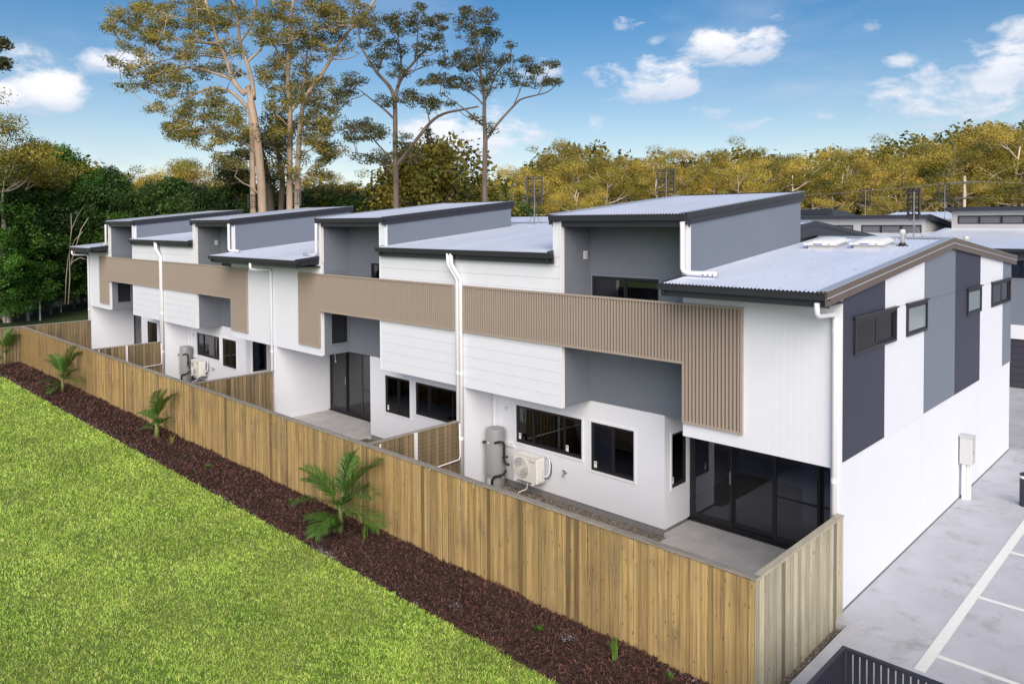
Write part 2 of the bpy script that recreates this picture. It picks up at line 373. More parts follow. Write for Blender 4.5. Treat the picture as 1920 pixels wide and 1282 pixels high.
def npmesh(name, verts, faces, m, parent=None, tint=None, loc=(0, 0, 0), **props):
    """fast mesh from arrays: verts (N,3), faces (M,k); tint is one value per face"""
    verts = np.asarray(verts, np.float32); faces = np.asarray(faces, np.int32)
    k = faces.shape[1]; me = bpy.data.meshes.new(name)
    me.vertices.add(len(verts)); me.vertices.foreach_set('co', (verts-np.asarray(loc, np.float32)).ravel())
    me.loops.add(faces.size); me.loops.foreach_set('vertex_index', faces.ravel())
    me.polygons.add(len(faces)); me.polygons.foreach_set('loop_start', np.arange(0, faces.size, k, dtype=np.int32))
    try: me.polygons.foreach_set('loop_total', np.full(len(faces), k, np.int32))
    except Exception: pass
    if tint is not None:
        a = me.attributes.new('tint', 'FLOAT', 'FACE'); a.data.foreach_set('value', np.asarray(tint, np.float32))
    me.materials.append(m); me.update(calc_edges=True); me.validate()
    o = bpy.data.objects.new(name, me); COL.objects.link(o)
    if parent is not None:
        o.parent = parent; o.location = Vector(loc)-worldloc(parent)
    else: o.location = Vector(loc)
    for kk, v in props.items(): o[kk] = v
    return o

def tag(o, label, cat, group=None):
    o['label'] = label; o['category'] = cat
    if group: o['group'] = group
    return o
def thing(name, label, cat, loc=(0, 0, 0), group=None):
    o = bpy.data.objects.new(name, None); COL.objects.link(o); o.location = loc; o.empty_display_size = .3
    return tag(o, label, cat, group)
def copy_tree(o, parent=None):
    c = o.copy(); COL.objects.link(c); c.parent = parent
    for ch in list(o.children): copy_tree(ch, c)
    return c
def struct(o): o['kind'] = 'structure'; return o
def stuff(o): o['kind'] = 'stuff'; return o

def wall(mb, axis, u0, u1, z0, z1, t0, t1, holes=()):
    """wall slab with rectangular holes (ua,ub,za,zb); axis 'x': runs along x, thickness t0..t1 in y; 'y': the other way"""
    def bx(a, b, c, d):
        if b-a < 1e-6 or d-c < 1e-6: return
        if axis == 'x': mb.box(a, b, t0, t1, c, d)
        else: mb.box(t0, t1, a, b, c, d)
    us = sorted({u0, u1, *[h[0] for h in holes], *[h[1] for h in holes]})
    for a, b in zip(us[:-1], us[1:]):
        hs = sorted([h for h in holes if h[0] <= a+1e-9 and h[1] >= b-1e-9], key=lambda h: h[2])
        z = z0
        for h in hs:
            bx(a, b, z, h[2]); z = h[3]
        bx(a, b, z, z1)
    return mb

# ------------------------------------------------------------------ ground, lawn, car park
WD = 10.377
ZG = -0.17                                # lawn / fence foot level
g = MB(); g.add([(-1500, -1500, -.45), (1500, -1500, -.45), (1500, 1500, -.45), (-1500, 1500, -.45)], [(0, 1, 2, 3)])
struct(g.build('ground', MT['ground']))
g = MB(); g.add([(-140, -60, -.20), (.02, -60, -.20), (.02, -4.98, -.20), (-140, -4.98, -.20)], [(0, 1, 2, 3)])
struct(g.build('lawn', MT['turf']))
g = MB(); g.add([(-75, -4.98, -.204), (-41.9, -4.98, -.204), (-41.9, 30, -.204), (-75, 30, -.204)], [(0, 1, 2, 3)])
struct(g.build('rear_lawn', MT['farturf']))
def gridsheet(x0, x1, y0, y1, nx, ny, zf):
    m = MB(); vs = []; fs = []
    for j in range(ny+1):
        for i in range(nx+1):
            x = x0+(x1-x0)*i/nx; y = y0+(y1-y0)*j/ny; vs.append((x, y, zf(x, y)))
    for j in range(ny):
        for i in range(nx): fs.append((j*(nx+1)+i, j*(nx+1)+i+1, (j+1)*(nx+1)+i+1, (j+1)*(nx+1)+i))
    m.add(vs, fs); return m
rng = np.random.default_rng(3)
def mulch_z(x, y):
    e = min(1, max(0, (y+5.0)/.35))*min(1, max(0, (-3.38-y)/.1+.5))
    return -.19+e*(.045+.02*math.sin(x*1.9+y*2)+.015*math.sin(x*4.3-y*3.1))
o = gridsheet(-44, .02, -5.0, -3.40, 500, 16, mulch_z).build('garden_bed', MT['mulch'], smooth=True); struct(o)
# concrete car park with joints: separate bays, 8 mm apart
cp = thing('car_park', 'x', 'x'); del cp['label']; del cp['category']; cp['kind'] = 'structure'
g = MB(); g.box(.24, 40, -40, 60, -.30, -.040); g.box(-30, .24, 13.7, 60, -.30, -.040); g.build('joint_base', MT['plinth'], cp)
XS = [(.25, 7.0), (7.01, 13), (13.01, 25)]
YS = [(-16, -6.02), (-6.01, -.36), (-.35, 7.22), (7.23, 13.70), (13.71, 19.72), (19.73, 26)]
for xa, xb in XS:
    for ya, yb in YS:
        g = MB(); g.box(.022 if xa < 1 and -.4 < ya < 13.7 else xa, xb, ya, yb, -.2, -.02); g.build('concrete_bay', MT['conc'], cp)
for xa, xb in [(-12, -6.01), (-6, .24)]:
    for ya, yb in [(13.71, 19.72), (19.73, 26)]:
        g = MB(); g.box(xa, xb, ya, yb, -.2, -.022); g.build('concrete_bay', MT['conc'], cp)
g = MB(); g.box(1.515, 1.68, -.98, 12.6, -.018, -.012); g.build('painted_line', MT['line'], cp)
for k in range(5):
    y = -.33+2.70*k
    g = MB(); g.box(1.684, 6.6, y-.045, y+.045, -.018, -.012); g.build('bay_line', MT['line'], cp)
# yard gravel and patios behind the fence
g = MB(); g.add([(-4*WD, -3.36, -.27), (0, -3.36, -.27), (0, 2.3, -.27), (-4*WD, 2.3, -.27)], [(0, 1, 2, 3)]); struct(g.build('gravel_yard', MT['soil']))
g = MB(); g.add([(.02, -16, -.16), (.26, -16, -.16), (.26, -.36, -.16), (.02, -.36, -.16)], [(0, 1, 2, 3)]); struct(g.build('gravel_strip', MT['soil']))

# ------------------------------------------------------------------ townhouse row
ZB = 2.61
def RL(y): return 5.90+.1*(y+.95) if y <= 6.82 else 6.677-.1*(y-6.82)
def RM(y): return 6.40+.1*(y+.22) if y <= 6.82 else 7.104-.1*(y-6.82)
def RT(y): return 7.30+.1*(y+.10)

def corrugated(mb, x0, x1, y0, z0, y1, z1, pitch=.076, amp=.012, per=6):
    if x0 > x1: x0, x1 = x1, x0
    n = max(2, int(round((x1-x0)/pitch*per)))
    vs = []; fs = []
    for i in range(n+1):
        x = x0+(x1-x0)*i/n; h = amp*math.cos(2*math.pi*x/pitch)+.012
        vs += [(x, y0, z0+h), (x, y1, z1+h)]
    for i in range(n): fs.append((2*i, 2*i+2, 2*i+3, 2*i+1))
    mb.add(vs, fs)

def roof_part(T, name, x0, x1, ys, R, label=None):
    """corrugated sheet on a dark deck; ys: break points along the slope"""
    mb = MB(); a, b = min(x0, x1), max(x0, x1)
    mb.cur = 1
    for ya, yb in zip(ys[:-1], ys[1:]):
        mb.prism([(ya, R(ya)-.12), (yb, R(yb)-.12), (yb, R(yb)-.002), (ya, R(ya)-.002)], 'x', a, b)
    mb.cur = 0
    for ya, yb in zip(ys[:-1], ys[1:]):
        corrugated(mb, a, b, ya-(.05 if ya == ys[0] else 0), R(ya)-(.005 if ya == ys[0] else 0), yb, R(yb))
    o = mb.build(name, [MT['roof'], MT['fascia']], T)
    me = o.data; sm = [p.material_index == 0 for p in me.polygons]; me.polygons.foreach_set('use_smooth', sm)
    # rows of roof screws
    mb = MB(); rr = random.Random(int(abs(a)*100))
    y = ys[0]+.1
    while y < min(ys[-1], 6.7):
        x = a+.1
        while x < b-.05:
            mb.lathe((x, y, R(y)+.018), [(.009, 0), (.007, .007)], 5); x += .456
        y += 1.2
    mb.build('roof_screws', MT['dkmetal'], o, kind='stuff')
    return o

def gutter(T, parent, x0, x1, y, z):
    """y,z: eave edge of the roof sheet"""
    a, b = min(x0, x1), max(x0, x1)
    mb = MB()
    mb.prism([(y+.07, z-.135), (y-.04, z-.135), (y-.055, z-.03), (y-.065, z-.02), (y-.065, z-.005), (y-.05, z-.005), (y-.035, z-.12), (y+.07, z-.12)][::-1], 'x', a, b)
    mb.box(a, a+.012, y-.045, y+.07, z-.125, z-.02); mb.box(b-.012, b, y-.045, y+.07, z-.125, z-.02)
    mb.box(a+.02, b-.02, y+.072, y+.095, z-.27, z-.03)          # fascia board
    return mb.build('gutter', MT['fascia'], parent)

def barge(T, parent, x, side, ys, R, m='fascia', h=.20, flash=True):
    """boards along the sloping roof edge at x; side=+1 faces +X"""
    for nm, d0, d1, za, zb, mm in (('barge_board', 0.0, .035, -h-.06, -.06, m), ('barge_capping', 0.0, .055, -.075, .035, m), ('barge_bead', .037, .050, -.10, -.078, 'flash' if m == 'warm_fascia' else m)):
        mb = MB()
        for ya, yb in zip(ys[:-1], ys[1:]):
            pr = lambda y: [(x+side*d0, y, R(y)+za), (x+side*d1, y, R(y)+za), (x+side*d1, y, R(y)+zb), (x+side*d0, y, R(y)+zb)]
            mb.sweep(pr(ya), pr(yb))
        mb.build(nm, MT[mm], parent)
    if flash:
        mb = MB()
        for ya, yb in zip(ys[:-1], ys[1:]):
            pr = lambda y: [(x-side*.14, y, R(y)+.026), (x+side*.06, y, R(y)+.038), (x+side*.06, y, R(y)+.046), (x-side*.14, y, R(y)+.034)]
            mb.sweep(pr(ya), pr(yb))
        mb.build('roof_flashing', MT['flash'], parent)

class Frame:
    """axis-aligned window maker: a = along wall, d = depth from the outer face (positive inwards)"""
    def __init__(s, axis, face, out): s.axis = axis; s.face = face; s.out = out
    def box(s, mb, a0, a1, d0, d1, z0, z1):
        if s.axis == 'x': mb.box(a0, a1, s.face-s.out*d0, s.face-s.out*d1, z0, z1)
        else: mb.box(s.face-s.out*d0, s.face-s.out*d1, a0, a1, z0, z1)

def window(T, F, a0, a1, z0, z1, splits=(), trim='white_trim', pane='glass', proud=False, sticker=(), fw=.045, name='window', trimw=.055):
    if a0 > a1: a0, a1 = a1, a0
    d0, d1 = (-.045, .06) if proud else (.012, .085)
    mb = MB()
    for (p, q, r, t) in ((a0, a1, z0, z0+fw), (a0, a1, z1-fw, z1), (a0, a0+fw, z0+fw, z1-fw), (a1-fw, a1, z0+fw, z1-fw)):
        F.box(mb, p, q, d0, d1, r, t)
    win = mb.build(name, MT['frame'], T)
    edges = [a0+fw]+[x for x in sorted(splits)]+[a1-fw]
    for i, (p, q) in enumerate(zip(edges[:-1], edges[1:])):
        dd = d0+.02+(.025 if i % 2 else 0)
        mb = MB(); F.box(mb, p, q, dd+.006, dd+.014, z0+fw, z1-fw); mb.build('pane', MT[pane], win)
        mb = MB(); w = .035
        F.box(mb, p, p+w, dd-.006, dd+.022, z0+fw, z1-fw); F.box(mb, q-w, q, dd-.006, dd+.022, z0+fw, z1-fw)
        F.box(mb, p+w, q-w, dd-.006, dd+.022, z0+fw, z0+fw+w); F.box(mb, p+w, q-w, dd-.006, dd+.022, z1-fw-w, z1-fw)
        mb.build('sash', MT['frame'], win)
    if trim:
        w = trimw; mb = MB()
        F.box(mb, a0-w, a1+w, -.018, .010, z1, z1+w); F.box(mb, a0-w, a1+w, -.024, .010, z0-w, z0)
        F.box(mb, a0-w, a0, -.018, .010, z0, z1); F.box(mb, a1, a1+w, -.018, .010, z0, z1)
        mb.build('window_trim', MT[trim], win)
    if proud:
        mb = MB(); F.box(mb, a0-.05, a1+.05, -.075, 0.0, z1+.002, z1+.030); mb.build('head_flashing', MT['fascia'], win)
    for (sa, sz) in sticker:
        mb = MB(); F.box(mb, sa, sa+.085, d0+.012, d0+.016, sz, sz+.16); mb.build('sticker', MT['label'], win)
        mb = MB(); F.box(mb, sa+.015, sa+.07, d0+.009, d0+.0115, sz+.09, sz+.135); mb.build('sticker_print', MT['ac_grey'], win)
    return win

UNITS = [(0.0, -1, 'white townhouse at the near end of the row with striped end wall', 1),
         (-2*WD, 1, 'white townhouse second from the car park, its open patio door left of two windows', 2),
         (-2*WD, -1, 'white townhouse third from the car park, a grey tank by its party wall', 3),
         (-4*WD, 1, 'white townhouse at the far left end of the row beside the dark trees', 4)]
HOUSES = []
for (x0, s, label, uid) in UNITS:
    X = lambda u, x0=x0, s=s: x0+s*u
    T = thing('townhouse', label, 'townhouse', (X(WD/2), 3, 0), 'attached townhouses in the front row'); HOUSES.append(T)
    last = X(0) if uid in (1, 4) else None
    # ---- ground floor
    WN = (5.36, 6.68, .84, 2.07); WW = (6.98, 9.32, 1.03, 2.07)
    Xr = lambda a, b: (min(X(a), X(b)), max(X(a), X(b)))
    hol = [(*Xr(WN[0], WN[1]), WN[2], WN[3]), (*Xr(WW[0], WW[1]), WW[2], WW[3])]
    mb = MB(); a, b = Xr(4.5, WD-.185); wall(mb, 'x', a, b, -.10, ZB, 1.15, 1.30, hol); mb.build('ground_wall', MT['white'], T)
    mb = MB(); mb.box(a, b, 1.17, 1.32, -.32, -.102); mb.box(X(4.52), X(4.65), 1.32, 2.2, -.32, -.102); mb.build('plinth', MT['plinth'], T)
    mb = MB(); wall(mb, 'y', 1.302, 2.27, -.10, ZB, X(4.5), X(4.65), [(1.45, 2.10, .80, 2.10)]); mb.build('side_wall', MT['white'], T)
    FG = Frame('x', 1.15, -1)
    st = s
    window(T, FG, X(WN[0]), X(WN[1]), WN[2], WN[3], splits=[X((WN[0]+WN[1])/2)], sticker=[(min(X(WN[0]), X(WN[1]))+.07, WN[2]+.07)] if uid in (1, 2) else ())
    lo = min(X(WW[0]), X(WW[1]))
    window(T, FG, X(WW[0]), X(WW[1]), WW[2], WW[3], splits=[lo+.62, lo+1.72], sticker=[(lo+.07, WW[2]+.10), (lo+1.78, WW[2]+.10)] if uid == 1 else ())
    window(T, Frame('y', X(4.5), -s), 1.45, 2.10, .80, 2.10, sticker=[(1.50, .88)] if uid == 1 else ())
    # sliding door at the back of the patio
    a, b = Xr(.22, 4.48)
    F = Frame('x', 2.27, -1); mb = MB(); fw = .06; z0, z1 = -.14, 2.36
    for (p, q, r, t) in ((a, b, z0, z0+.07), (a, b, z1-fw, z1), (a, a+fw, z0+.07, z1-fw), (b-fw, b, z0+.07, z1-fw)): F.box(mb, p, q, 0, .14, r, t)
    F.box(mb, a, b, -.06, 0, z0-.02, z0+.02)
    door = mb.build('sliding_door', MT['frame'], T)
    nl = 4; lw = (b-a-2*fw)/nl
    for k in range(nl):
        p = a+fw+k*lw; q = p+lw; dd = .02+(.05 if k % 2 else 0)
        mb = MB(); F.box(mb, p+.05, q-.05, dd+.012, dd+.02, z0+.12, z1-fw-.05); mb.build('pane', MT['glass'], door)
        mb = MB()
        for (c, d, e, f_) in ((p-.01, p+.06, z0+.07, z1-fw), (q-.06, q+.01, z0+.07, z1-fw), (p+.06, q-.06, z0+.07, z0+.17), (p+.06, q-.06, z1-fw-.07, z1-fw)):
            F.box(mb, c, d, dd, dd+.04, e, f_)
        if k >= 2: F.box(mb, p+.06, q-.06, dd+.008, dd+.03, .92, .965)
        mb.build('door_leaf', MT['frame'], door)
    mb = MB(); F.box(mb, a+fw+lw-.05, a+fw+lw-.02, -.01, .02, .95, 1.25); mb.build('door_handle', MT['gal'], door)
    mb = MB(); mb.box(a, b, 2.27, 2.40, z1, ZB); mb.build('door_lintel', MT['white'], T)
    # patio slab
    mb = MB(); a, b = Xr(.02, 4.30); mb.box(a, b, -3.34, 1.10, -.4, -.17); a2, b2 = Xr(.02, 4.49); mb.box(a2, b2, 1.10, 2.27, -.4, -.17); mb.build('patio_slab', MT['slab'], T)
    # ---- party wall (the one away from the car park) and the inside shell
    xp = {1: -WD, 2: -2*WD, 3: -3*WD, 4: None}[uid]
    if xp is not None:
        mb = MB(); mb.box(xp-.185, xp+.185, 0.02, 1.15, -.3, ZB); mb.box(xp-.185, xp+.185, 1.15, 2.27, -.3, ZB); mb.box(xp-.18, xp+.18, 2.27, 13.6, -.3, ZB); mb.build('party_wall', MT['white'], T)
    a, b = Xr(.10, WD-.06)
    mb = MB(); mb.box(a, b, 2.42, 13.49, -.12, -.06); mb.build('floor_slab', MT['inside_floor'], T)
    mb = MB(); mb.box(a, b, 1.32, 13.5, 2.665, 2.75); mb.box(a, b, 6.0, 6.1, -.06, 2.66); mb.box(a, b, 6.0, 6.1, 2.75, 5.85); mb.box(min(X(.4), X(2.3)), max(X(.4), X(2.3)), 3.7, 3.8, -.06, 2.66); mb.box(X(5.2), X(5.1), 2.9, 5.99, -.06, 2.66); mb.box(min(X(7.6), X(9.9)), max(X(7.6), X(9.9)), 3.3, 3.4, -.06, 2.66); mb.box(X(WD-.09), X(WD-.07), 1.32, 13.4, 2.751, 5.84); mb.box(X(3.45), X(3.40), 1.32, 5.99, 2.751, 5.70); mb.box(X(4.0), X(6.6), 3.6, 3.7, 2.751, 5.75); mb.build('inner_shell', MT['inside'], T)
    mb = MB(); mb.box(a, b, 13.5, 13.635, -.3, 5.9); mb.build('rear_wall', MT['grey'], T)
    # ---- leg block: vertical grooved cladding
    a, b = Xr(.2 if uid in (1, 4) else .003, 3.31)
    mb = MB(); zt = 5.80; n = int(round((b-a)/.15)); w = (b-a)/n
    for k in range(n):
        p = a+k*w; q = p+w; e = .004
        y0 = 0.0
        pr = [(p, .002), (p+e, y0), (q-e, y0), (q, .002), (q, .03), (p, .03)]
        mb.prism(pr, 'z', ZB-.012, zt)
    mb.box(a+.001, b-.001, .0305, .12, ZB, zt)
    mb.build('grooved_cladding', MT['white_board'], T)
    mb = MB(); a, b = Xr(.2, 3.19); mb.box(a, b, .12, 2.27, ZB+.004, ZB+.05); a, b = Xr(3.19, 4.5); mb.box(a, b, 1.30, 2.27, ZB+.004, ZB+.05)
    a, b = Xr(6.80, WD-.0); mb.box(a, b, .12, 1.15, ZB+.004, ZB+.05); mb.build('soffit', MT['white'], T)
    mb = MB(); wall(mb, 'y', .12, 1.15, ZB, 5.5, X(3.31), X(3.19), [(.40, 1.04, 2.97, 3.99)]); mb.build('return_wall', MT['grey'], T)
    window(T, Frame('y', X(3.31), s), .40, 1.04, 2.97, 3.99, trim='grey_light', trimw=.04)
    mb = MB(); a, b = Xr(3.19, 3.33); mb.box(a, b, 0.002, .12, 5.802, 7.19); mb.build('corner_trim', MT['white_trim'], T)
    # ---- recess back wall
    a, b = Xr(3.31, 6.68); UW = Xr(4.64, 6.62)
    mb = MB(); wall(mb, 'x', a, b, ZB+.001, 7.22, 1.135, 1.30, [(UW[0], UW[1], 4.62, 5.79)]); mb.build('recess_wall', MT['grey'], T)
    mb = MB(); mb.box(a+.01, b-.01, 1.128, 1.134, 5.90, 5.912); mb.build('panel_joint', MT['grey_light'], T)
    window(T, Frame('x', 1.135, -1), UW[0], UW[1], 4.62, 5.79, splits=[(UW[0]+UW[1])/2], trim='grey_light', trimw=.04)
    # ---- weatherboard block
    a, b = Xr(6.72, WD)
    z = ZB; k = 0
    while z < 6.27:
        z1 = min(z+.287, 6.30)
        mb = MB(); mb.prism([(0.0, z), (.03, z), (.03, z1), (.016, z1), (.016, z1-.010), (0.0, z1-.014)][::-1], 'x', a, b)
        mb.build('weatherboard', MT['white_board'], T); z = z1+.0005; k += 1
    mb = MB(); mb.box(a, b, .031, .12, ZB, 6.3); mb.build('block_wall', MT['white'], T)
    mb = MB(); a, b = Xr(6.68, 6.72); mb.box(a, b, -.008, .118, ZB, 7.19); mb.build('corner_trim', MT['white_trim'], T)
    mb = MB(); a, b = Xr(6.721, 6.95); mb.box(a, b, .002, .118, 6.302, 7.19); mb.build('upper_corner_panel', MT['white_board'], T)
    mb = MB(); wall(mb, 'y', .12, 1.15, ZB, 7.2, X(6.68), X(6.80)); mb.build('return_wall', MT['grey'], T)
    # wall vent on the block's return wall
    F = Frame('y', X(6.68), -s); mb = MB(); F.box(mb, .86, 1.00, -.02, 0, 6.22, 6.42); v = mb.build('wall_vent', MT['white_trim'], T)
    for q in range(2):
        mb = MB(); F.box(mb, .875+.062*q, .915+.062*q, -.026, -.0205, 6.24, 6.40); mb.build('vent_grille', MT['boxgrey'], v)
    # ---- tall part: side walls and back
    for (ua, ub, zl) in ((3.19, 3.31, 5.5), (6.83, 6.95, 6.0)):
        mb = MB(); mb.prism([(.121, zl), (5.6, zl), (5.6, RT(5.6)-.13), (.121, RT(.121)-.13)], 'x', *Xr(ua, ub)); mb.build('upper_side_wall', MT['grey_light'], T)  # same grey paint as the recess, its skylit tone put into the colour
    mb = MB(); mb.box(*Xr(3.31, 6.83), 5.48, 5.6, 5.5, 7.72); mb.build('upper_back_wall', MT['grey_light'], T)
    mb = MB(); mb.prism([(.0, RT(0)-.16), (5.5, RT(5.5)-.16), (5.5, RT(5.5)-.13), (.0, RT(0)-.13)], 'x', *Xr(3.2, 6.9)); mb.build('eave_lining', MT['fascia'], T)
    # ---- louvre screen
    a, b = Xr(1.92, WD-.185)
    mb = MB(); fw = .045; y0, y1 = -.065, -.012
    il = X(3.29); ol = X(1.92); far = X(WD-.185)
    zt, zm, zl = 5.43, 4.14, 2.89
    mb.box(a, b, y0-.005, y1, zt-fw, zt)                                            # top rail
    lo, hi = min(il, far), max(il, far); mb.box(lo, hi, y0-.005, y1, zm, zm+fw)     # lower rail of the band
    lo, hi = min(ol, il), max(ol, il); mb.box(lo, hi, y0-.005, y1, zl, zl+fw)       # lower rail of the leg
    mb.box(ol, ol-s*-fw, y0-.006, y1, zl+fw, zt-fw)
    mb.box(il, il+s*-.0-s*fw, y0-.006, y1, zl+fw, zm+fw)
    mb.box(far, far-s*fw, y0-.006, y1, zm+fw, zt-fw)
    scr = mb.build('louvre_screen', MT['tan'], T)
    mb = MB(); mb.box(a+.01, b-.01, -.011, -.004, zm+.01, zt-.01); lo, hi = min(ol, il), max(ol, il); mb.box(lo+.01, hi-.01, -.011, -.004, zl+.01, zm+.01); mb.build('backing_sheet', MT['tan_back'], scr)
    shb = MB(); shb.box(-.021, .021, -.042, 0, 0, zt-zm-2*fw); shl = MB(); shl.box(-.021, .021, -.042, 0, 0, zt-zl-2*fw)
    if uid == 1:
        BB = shb.build('batten', MT['tan']); BL_ = shl.build('batten', MT['tan']); meshB, meshL = BB.data, BL_.data
        bpy.data.objects.remove(BB); bpy.data.objects.remove(BL_)
    u = 1.92+fw+.043
    while u < WD-.185-fw-.02:
        leg = u < 3.27
        bo = bpy.data.objects.new('batten', meshL if leg else meshB); COL.objects.link(bo); bo.parent = scr
        bo.location = Vector((X(u), -.014, (zl if leg else zm)+fw))-worldloc(scr); u += .0845
    # ---- roofs
    lowr = roof_part(T, 'low_roof', X(.0 if uid != 1 else -.06), X(3.18), [-.90, 6.82, 13.95], RL)
    gutter(T, lowr, X(-.10) if uid in (1, 4) else X(0), X(3.33), -.90, RL(-.90))
    mb = MB(); a, b = Xr(-.03 if uid in (1, 4) else 0, 3.31); mb.box(a, b, -.80, -.001, 5.655, 5.685); mb.build('eave_soffit', MT['fascia'], lowr)
    if uid != 1:
        pass
    # short barge where the low eave stops beside the tall part
    barge(T, lowr, X(3.19), s, [-.90, -.004], RL, h=.16, flash=False)
    mid = roof_part(T, 'middle_roof', X(6.96), X(WD), [-.20, 6.82, 13.95], RM)
    gutter(T, mid, X(6.80), X(WD), -.20, RM(-.2))
    barge(T, mid, X(6.97), -s, [-.20, -.01], RM, h=.16, flash=False)
    rear = roof_part(T, 'rear_roof', X(3.32), X(6.955), [5.62, 6.82, 13.95], RM)
    barge(T, rear, X(3.32), -s, [5.66, 6.82, 13.9], RM, h=.3, flash=False)
    tall = roof_part(T, 'tall_roof', X(3.19), X(6.95), [-.05, 5.70], RT)
    gutter(T, tall, X(3.13), X(7.00), -.06, RT(-.06))
    barge(T, tall, X(3.19), -s, [-.10, 5.72], RT, h=.16)
    barge(T, tall, X(6.95), s, [-.10, 5.72], RT, h=.16)
    mb = MB(); mb.box(*Xr(3.2, 6.94), 5.70, 5.73, RT(5.7)-.22, RT(5.7)+.045); mb.build('rear_fascia', MT['fascia'], tall)
    if uid == 1:
        barge(T, lowr, .06, 1, [-.955, 6.82, 13.98], RL, m='warm_fascia', h=.17)
    if uid == 4:
        barge(T, lowr, X(0)-.02, -1, [-.955, 6.82, 13.98], RL, h=.17)
    # ridge capping over the low and middle roofs
    for R_, ra, rb, par in ((RL, 0 if uid != 1 else -.06, 3.18, lowr), (RM, 3.4, WD, mid)):
        mb = MB(); zr = R_(6.82)+.03
        mb.prism([(6.60, zr-.018), (6.82, zr+.012), (7.04, zr-.018), (7.04, zr-.012), (6.82, zr+.020), (6.60, zr-.012)], 'x', *Xr(ra, rb)); mb.build('ridge_cap', MT['flash'], par)
    # ---- spreader pipe from the tall gutter on to the low roof
    yb = -.12
    mb = MB(); mb.tube([(X(3.25), yb, 7.14), (X(3.25), yb, 7.0), (X(3.25), yb, 6.16), (X(3.22), yb, 6.10), (X(3.15), yb, 6.07), (X(2.45), yb, 6.07)], .052, 12)
    pp = mb.build('spreader_pipe', MT['pvc'], T, smooth=True)
    mb = MB()
    for k in range(3): mb.tube([(X(2.52+.11*k), yb-.049, 6.055), (X(2.52+.11*k), yb-.054, 6.053)], .018, 8)
    mb.build('outlet_hole', MT['frame'], pp)

# ---- end wall of the near house
T = HOUSES[0]
EW = [(.47, 2.80), (3.51, 4.92), (8.41, 9.82), (11.05, 13.38)]; EZ0, EZ1 = 4.65, 5.34
EH = [(a, b, EZ0, EZ1) for a, b in EW]
mb = MB(); wall(mb, 'y', 0.0, 13.64, -.06, EZ1, -.2, 0.0, EH)
mb.prism([(0, EZ1), (13.64, EZ1), (13.64, RL(13.64)-.13), (6.82, RL(6.82)-.13), (0, RL(0)-.13)], 'x', -.2, -.001); mb.build('end_wall', MT['white'], T)
PAN = [(0.02, 2.2, 'char'), (2.2, 4.79, 'white_board'), (4.79, 7.33, 'grey_light'), (7.33, 9.83, 'char'), (9.83, 12.49, 'white_board'), (12.49, 13.63, 'grey_light')]
for (a, b, m) in PAN:
    lab = {'char': 'charcoal wall panel', 'white_board': 'white wall panel', 'grey_light': 'mid grey wall panel'}[m]
    hs = [(max(a, h[0]), min(b, h[1]), h[2], h[3]) for h in EH if h[0] < b and h[1] > a]
    mb = MB(); wall(mb, 'y', a+.002, b-.002, 2.747, EZ1-.004, .001, .020, [(max(h[0], a+.002), min(h[1], b-.002), h[2], EZ1-.004) for h in hs]); mb.build('wall_panel', MT[m], T)['label'] = lab
    cuts = [a, 1.0, b] if a < .1 else [a, b]
    for c, d in zip(cuts[:-1], cuts[1:]):
        ys = [c+.002, d-.002]; ys = [ys[0], 6.82, ys[1]] if ys[0] < 6.82 < ys[1] else ys
        mb = MB(); mb.prism([(ys[0], EZ1+.004), (ys[-1], EZ1+.004)]+[(y, RL(y)-.13) for y in ys[::-1]], 'x', .001, .020); mb.build('wall_panel', MT[m], T)['label'] = lab
mb = MB(); mb.box(.001, .012, .0, 13.64, 2.715, 2.742); mb.build('panel_base_trim', MT['white_trim'], T)
mb = MB(); [mb.box(-.003, .0015, y-.004, y+.004, .0, 2.71) for y in (4.79, 9.83)]; mb.build('render_joint', MT['boxgrey'], T)
mb = MB(); mb.box(.001, .010, .02, 13.64, -.06, .0); mb.build('wall_base_joint', MT['plinth'], T)
for i, (a, b) in enumerate(EW):
    w = window(T, Frame('y', .02, 1), a, b, EZ0, EZ1, splits=[(a+b)/2] if i in (0, 3) else (), trim=None, pane='glass_plain' if i in (0, 3) else 'frost', proud=True, fw=.06)
mb = MB(); wall(mb, 'y', 0, 13.64, -.3, 5.75, -4*WD, -4*WD+.2); mb.build('end_wall', MT['white'], HOUSES[3])

# ---- downpipes
def elbow_pipe(x, ydrop, ywall, ztop, zturn, zbot, dx=0.0, r=.05, T=None):
    mb = MB()
    mb.tube([(x, ydrop, ztop), (x, ydrop, zturn+.05), (x+dx*.05, ydrop+.02, zturn+.01), (x+dx*.2, ydrop+.08, zturn-.02), (x+dx*.85, ywall-.08, zturn-.05), (x+dx*.98, ywall-.015, zturn-.09), (x+dx, ywall, zturn-.16), (x+dx, ywall, zbot)], r, 14)
    o = mb.build('downpipe', MT['pvc'], T, smooth=True)
    for z in (zturn-.35, 2.4, .9):
        m2 = MB(); m2.tube([(x+dx, ywall, z-.045), (x+dx, ywall, z+.045)], r+.006, 14); m2.build('pipe_joint', MT['pvc'], o, smooth=False)
    return o
elbow_pipe(-.115, -.86, -.058, 5.72, 5.50, -.2, T=HOUSES[0])
elbow_pipe(-2*WD-.02, -.86, -.058, 5.72, 5.50, -.2, T=HOUSES[1])
elbow_pipe(-4*WD+.10, -.86, -.058, 5.72, 5.50, -.2, T=HOUSES[3])
